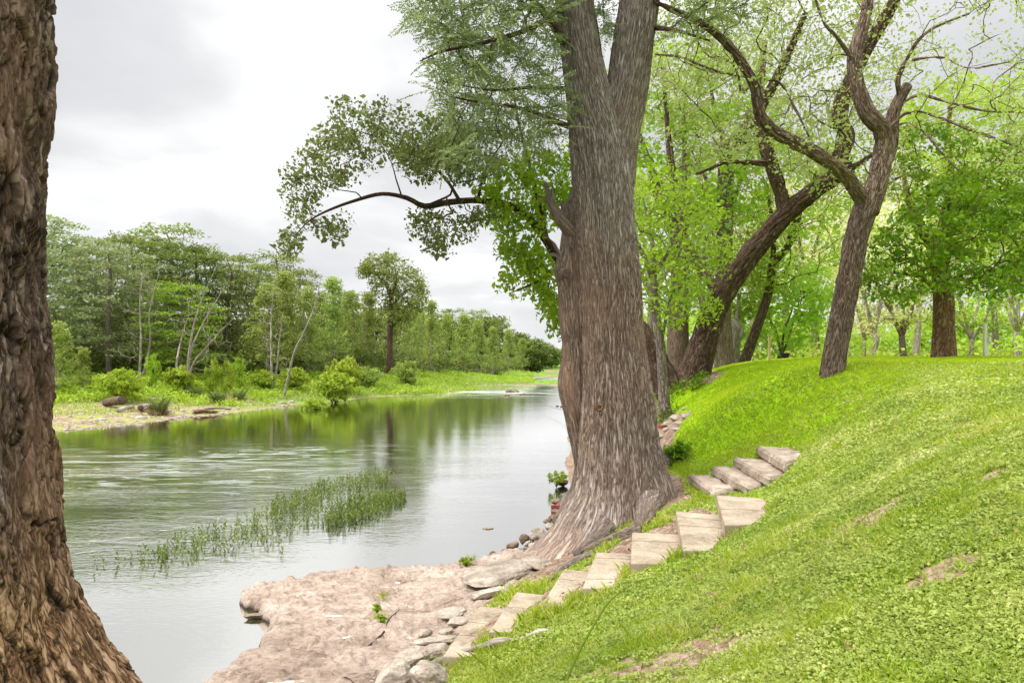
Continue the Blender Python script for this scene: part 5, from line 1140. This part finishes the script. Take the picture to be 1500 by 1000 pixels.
plant(815, 712, .05, .4, 'bright leafy plant at the water left of the cypress', 24, ls=.09); plant(990, 678, None, .35, 'leafy green clump against the right root of the cypress', 60, 'leaf_mulberry', .06); plant(1000, 668, None, .3, 'second leafy clump right of the cypress root', 40, 'leaf_mulberry', .06)
plant(898, 770, None, .15, 'small weed at the foot of the cypress bark', 16, ls=.03); plant(950, 560, None, .8, 'ivy-like climber on the dark leaning bole', 50, 'leaf_mulberry', .09)
wp = A([G(*q)[:2] for q in [(935,640),(960,628),(985,600),(975,585),(1010,574),(1030,566),(1000,560),(950,556),(925,570),(915,610)]]); n = 900; x = rr.uniform(wp[:, 0].min(), wp[:, 0].max(), n*3); y = rr.uniform(wp[:, 1].min(), wp[:, 1].max(), n*3); k = inpoly(x, y, wp) > -.2; x, y = x[k][:n], y[k][:n]
V, F_, R = leaves(np.stack([x, y, T(x, y)+.16], -1), 16, (.2, .2, .14), .075, rr, .6, .5); tag(mobj('bank_weeds', V, F_, M['leaf_mulberry'], None, {'rnd': R}, smooth=False), 'leafy weeds at the lawn edge behind the cypress', 'weeds', kind='stuff')
# emergent water plants
def region(n, poly):
    w_ = [Pz(a, b, 0.)[:2] for a, b in poly]; w_ = A(w_); out = []
    while len(out) < n:
        x = rr.uniform(w_[:, 0].min(), w_[:, 0].max(), 4000); y = rr.uniform(w_[:, 1].min(), w_[:, 1].max(), 4000); k = inpoly(x, y, w_) > -.05*rr.random(4000); out += list(zip(x[k], y[k]))
    return A(out[:n])
c1_ = region(520, [(400,738),(470,712),(555,694),(580,698),(565,712),(490,728),(440,752),(400,762)]); c2_ = region(580, [(475,752),(520,732),(595,724),(590,738),(540,762),(490,775),(470,770)])
c3_ = region(330, [(205,812),(300,780),(400,745),(470,735),(470,760),(390,795),(300,815),(220,828)]); c4_ = A([Pz(a, b, 0.)[:2] for a, b in [(140,833),(142,830),(170,828),(172,824),(152,826),(192,820),(205,830),(207,822),(186,824),(410,800),(413,805)]])
cc = np.concatenate([c1_, c2_, c3_, c4_]); V = []; R = []; w = Wood()
for x, y in cc:
    h = rr.uniform(.07, .19)*(.7+.6*rr.random()); h = max(h, .07); lean = rr.normal(0, .12, 2); m = int(h/.036); zz_ = np.linspace(-.05, h, m*2); p_ = np.stack([x+lean[0]*zz_, y+lean[1]*zz_, zz_], -1); a = rr.uniform(0, 6.28, m*2)
    d = unit(np.stack([np.cos(a), np.sin(a), .9+0*a], -1)); l = rr.uniform(.05, .11, (m*2, 1)); s_ = unit(np.cross(d, [0, 0, 1.]))*.0135
    V.append(np.stack([p_, p_+d*l*.5+s_, p_+d*l, p_+d*l*.5-s_], 1).reshape(-1, 3)); R.append(np.repeat(rr.random()*.5+rr.random(m*2)*.5, 4))
V = np.concatenate(V); tag(mobj('water_plants', V, np.arange(len(V)).reshape(-1, 4), M['water_plant'], None, {'rnd': np.concatenate(R)}, smooth=False), 'long bed of narrow-leaved green water plants standing in the river', 'water plants', kind='stuff')
# the wood that closes the view behind everything on both banks
def wood_mass(name, cx, cy, cz, n, ls, mat, lb, nl=30, sp_=(1.6, 1.6, 1.0)):
    V, F_, R = leaves(np.stack([cx, cy, cz], -1), nl, sp_, ls, ru, .7, .4); tag(mobj(name, V, F_, mat, None, {'rnd': R}, smooth=False), lb, 'wood', kind='stuff')
n = 900; x = ru.uniform(8, 78, n); y = 66+ru.uniform(0, 8, n)+x*.05; z = 2.8+ru.random(n)**1.3*(5.5+2.5*n2(x, y, .12, 2, 3)); wood_mass('distant_wood', x, y, z, n, .42, M['leaf_back'], 'pale far wood closing the view behind the lawn')
n = 2200; x = -95+ru.random(n)*93; tt = (x+95)/93; y = 64+tt*72+ru.uniform(0, 8, n); z = 1.8+ru.random(n)*(8.8+2*n2(x, y, .1, 2, 3)); wood_mass('deep_wood', x, y, z, n, .5, M['leaf_dark'], 'dark depth of the wood across the river', sp_=(1.8, 1.8, 1.2))
n = 700; x = -60+ru.random(n)*62; y0_ = ru.uniform(44, 120, n); y = treeline(x, y0_); y = treeline(x, y)+ru.uniform(1, 11, n); z = T(x, y)+ru.random(n)**1.5*2.2; wood_mass('forest_brush', x, y, z, n, .3, M['leaf_dark'], 'dark brush filling in the shade between the trunks across the river', 40, (1.1, 1.1, .6))  # dark brush added to stand in for shade between the trunks
n = 260; x = ru.uniform(7, 60, n); y = ru.uniform(30, 62, n); z = T(x, y)+ru.random(n)*.9; wood_mass('low_brush', x, y, z, n, .2, M['leaf_back'], 'low brush behind the lawn crest', 30, (.9, .9, .4))
# ------------------------------------------------------------------ sky, sun, camera
W = bpy.data.worlds.new("World"); bpy.context.scene.world = W; W.use_nodes = True
nt = W.node_tree; nt.nodes.clear()
t = NT.__new__(NT); t.t = nt; t.m = None; t.out = nt.nodes.new('ShaderNodeOutputWorld')
SUN_EL, SUN_AZ = 50, 250                      # azimuth clockwise from +Y
sky = t.n('ShaderNodeTexSky', sky_type='NISHITA'); sky.sun_disc = False; sky.sun_elevation = math.radians(SUN_EL); sky.sun_rotation = math.radians(SUN_AZ)
tc = t.n('ShaderNodeTexCoord').outputs['Generated']
s = t.n('ShaderNodeSeparateXYZ'); t.set(s, 'Vector', tc); z = t.math('MAXIMUM', s.outputs[2], 0.)
inv = t.math('DIVIDE', 1., t.math('ADD', z, .28))
cx_ = t.math('MULTIPLY', s.outputs[0], inv); cy_ = t.math('MULTIPLY', s.outputs[1], inv)
cv = t.n('ShaderNodeCombineXYZ'); t.set(cv, 'X', cx_); t.set(cv, 'Y', cy_)
cl = t.noise(t.map(cv.outputs[0], (1., 1., 1), (3.1, 1.7, 0)), 1.35, 7, .5, .5)
lum = t.ramp(z, [(0, .84), (.12, .76), (.3, .69), (.42, .73), (.62, 1.9), (1., 3.2)])
cm = t.ramp(cl, [(.38, (.83, .835, .855)), (.5, (.95, .95, .955)), (.61, (1.20, 1.20, 1.195))])
colr = t.mix(1., lum, cm, 'MULTIPLY')
bg1 = t.n('ShaderNodeBackground'); t.set(bg1, 'Color', colr); t.set(bg1, 'Strength', SKYK if 'SKYK' in globals() else .50)
bg2 = t.n('ShaderNodeBackground'); t.set(bg2, 'Color', sky.outputs[0]); t.set(bg2, 'Strength', .05)
ms = t.n('ShaderNodeMixShader'); t.set(ms, 'Fac', .08); nt.links.new(bg1.outputs[0], ms.inputs[1]); nt.links.new(bg2.outputs[0], ms.inputs[2])
nt.links.new(ms.outputs[0], t.out.inputs['Surface'])
ld = bpy.data.lights.new('sun', 'SUN'); ld.energy = 1.5; ld.angle = math.radians(25); ld.color = (1, .96, .9)
lo = bpy.data.objects.new('sun', ld); C.objects.link(lo)
from mathutils import Vector
a, e = math.radians(SUN_AZ), math.radians(SUN_EL)
lo.rotation_euler = Vector((math.sin(a)*math.cos(e), math.cos(a)*math.cos(e), math.sin(e))).to_track_quat('Z', 'Y').to_euler()
lo.location = (-10, -10, 40)
cd = bpy.data.cameras.new('camera'); cam = bpy.data.objects.new('camera', cd); C.objects.link(cam)
cam.location = (0, 0, H); cam.rotation_euler = (math.radians(90), 0, 0)
cd.sensor_width = 36; cd.lens = 24; cd.shift_y = 25/1500; cd.clip_end = 3000; cd.clip_start = .05
sc = bpy.context.scene; sc.camera = cam
sc.view_settings.view_transform = 'Standard'; sc.view_settings.look = 'None'; sc.view_settings.gamma = 1; sc.view_settings.exposure = 1.36
sc.render.engine = 'CYCLES'; cy = sc.cycles
cy.max_bounces = 7; cy.diffuse_bounces = 4; cy.glossy_bounces = 3; cy.transmission_bounces = 4; cy.transparent_max_bounces = 4
cy.use_denoising = True; cy.caustics_reflective = False; cy.caustics_refractive = False
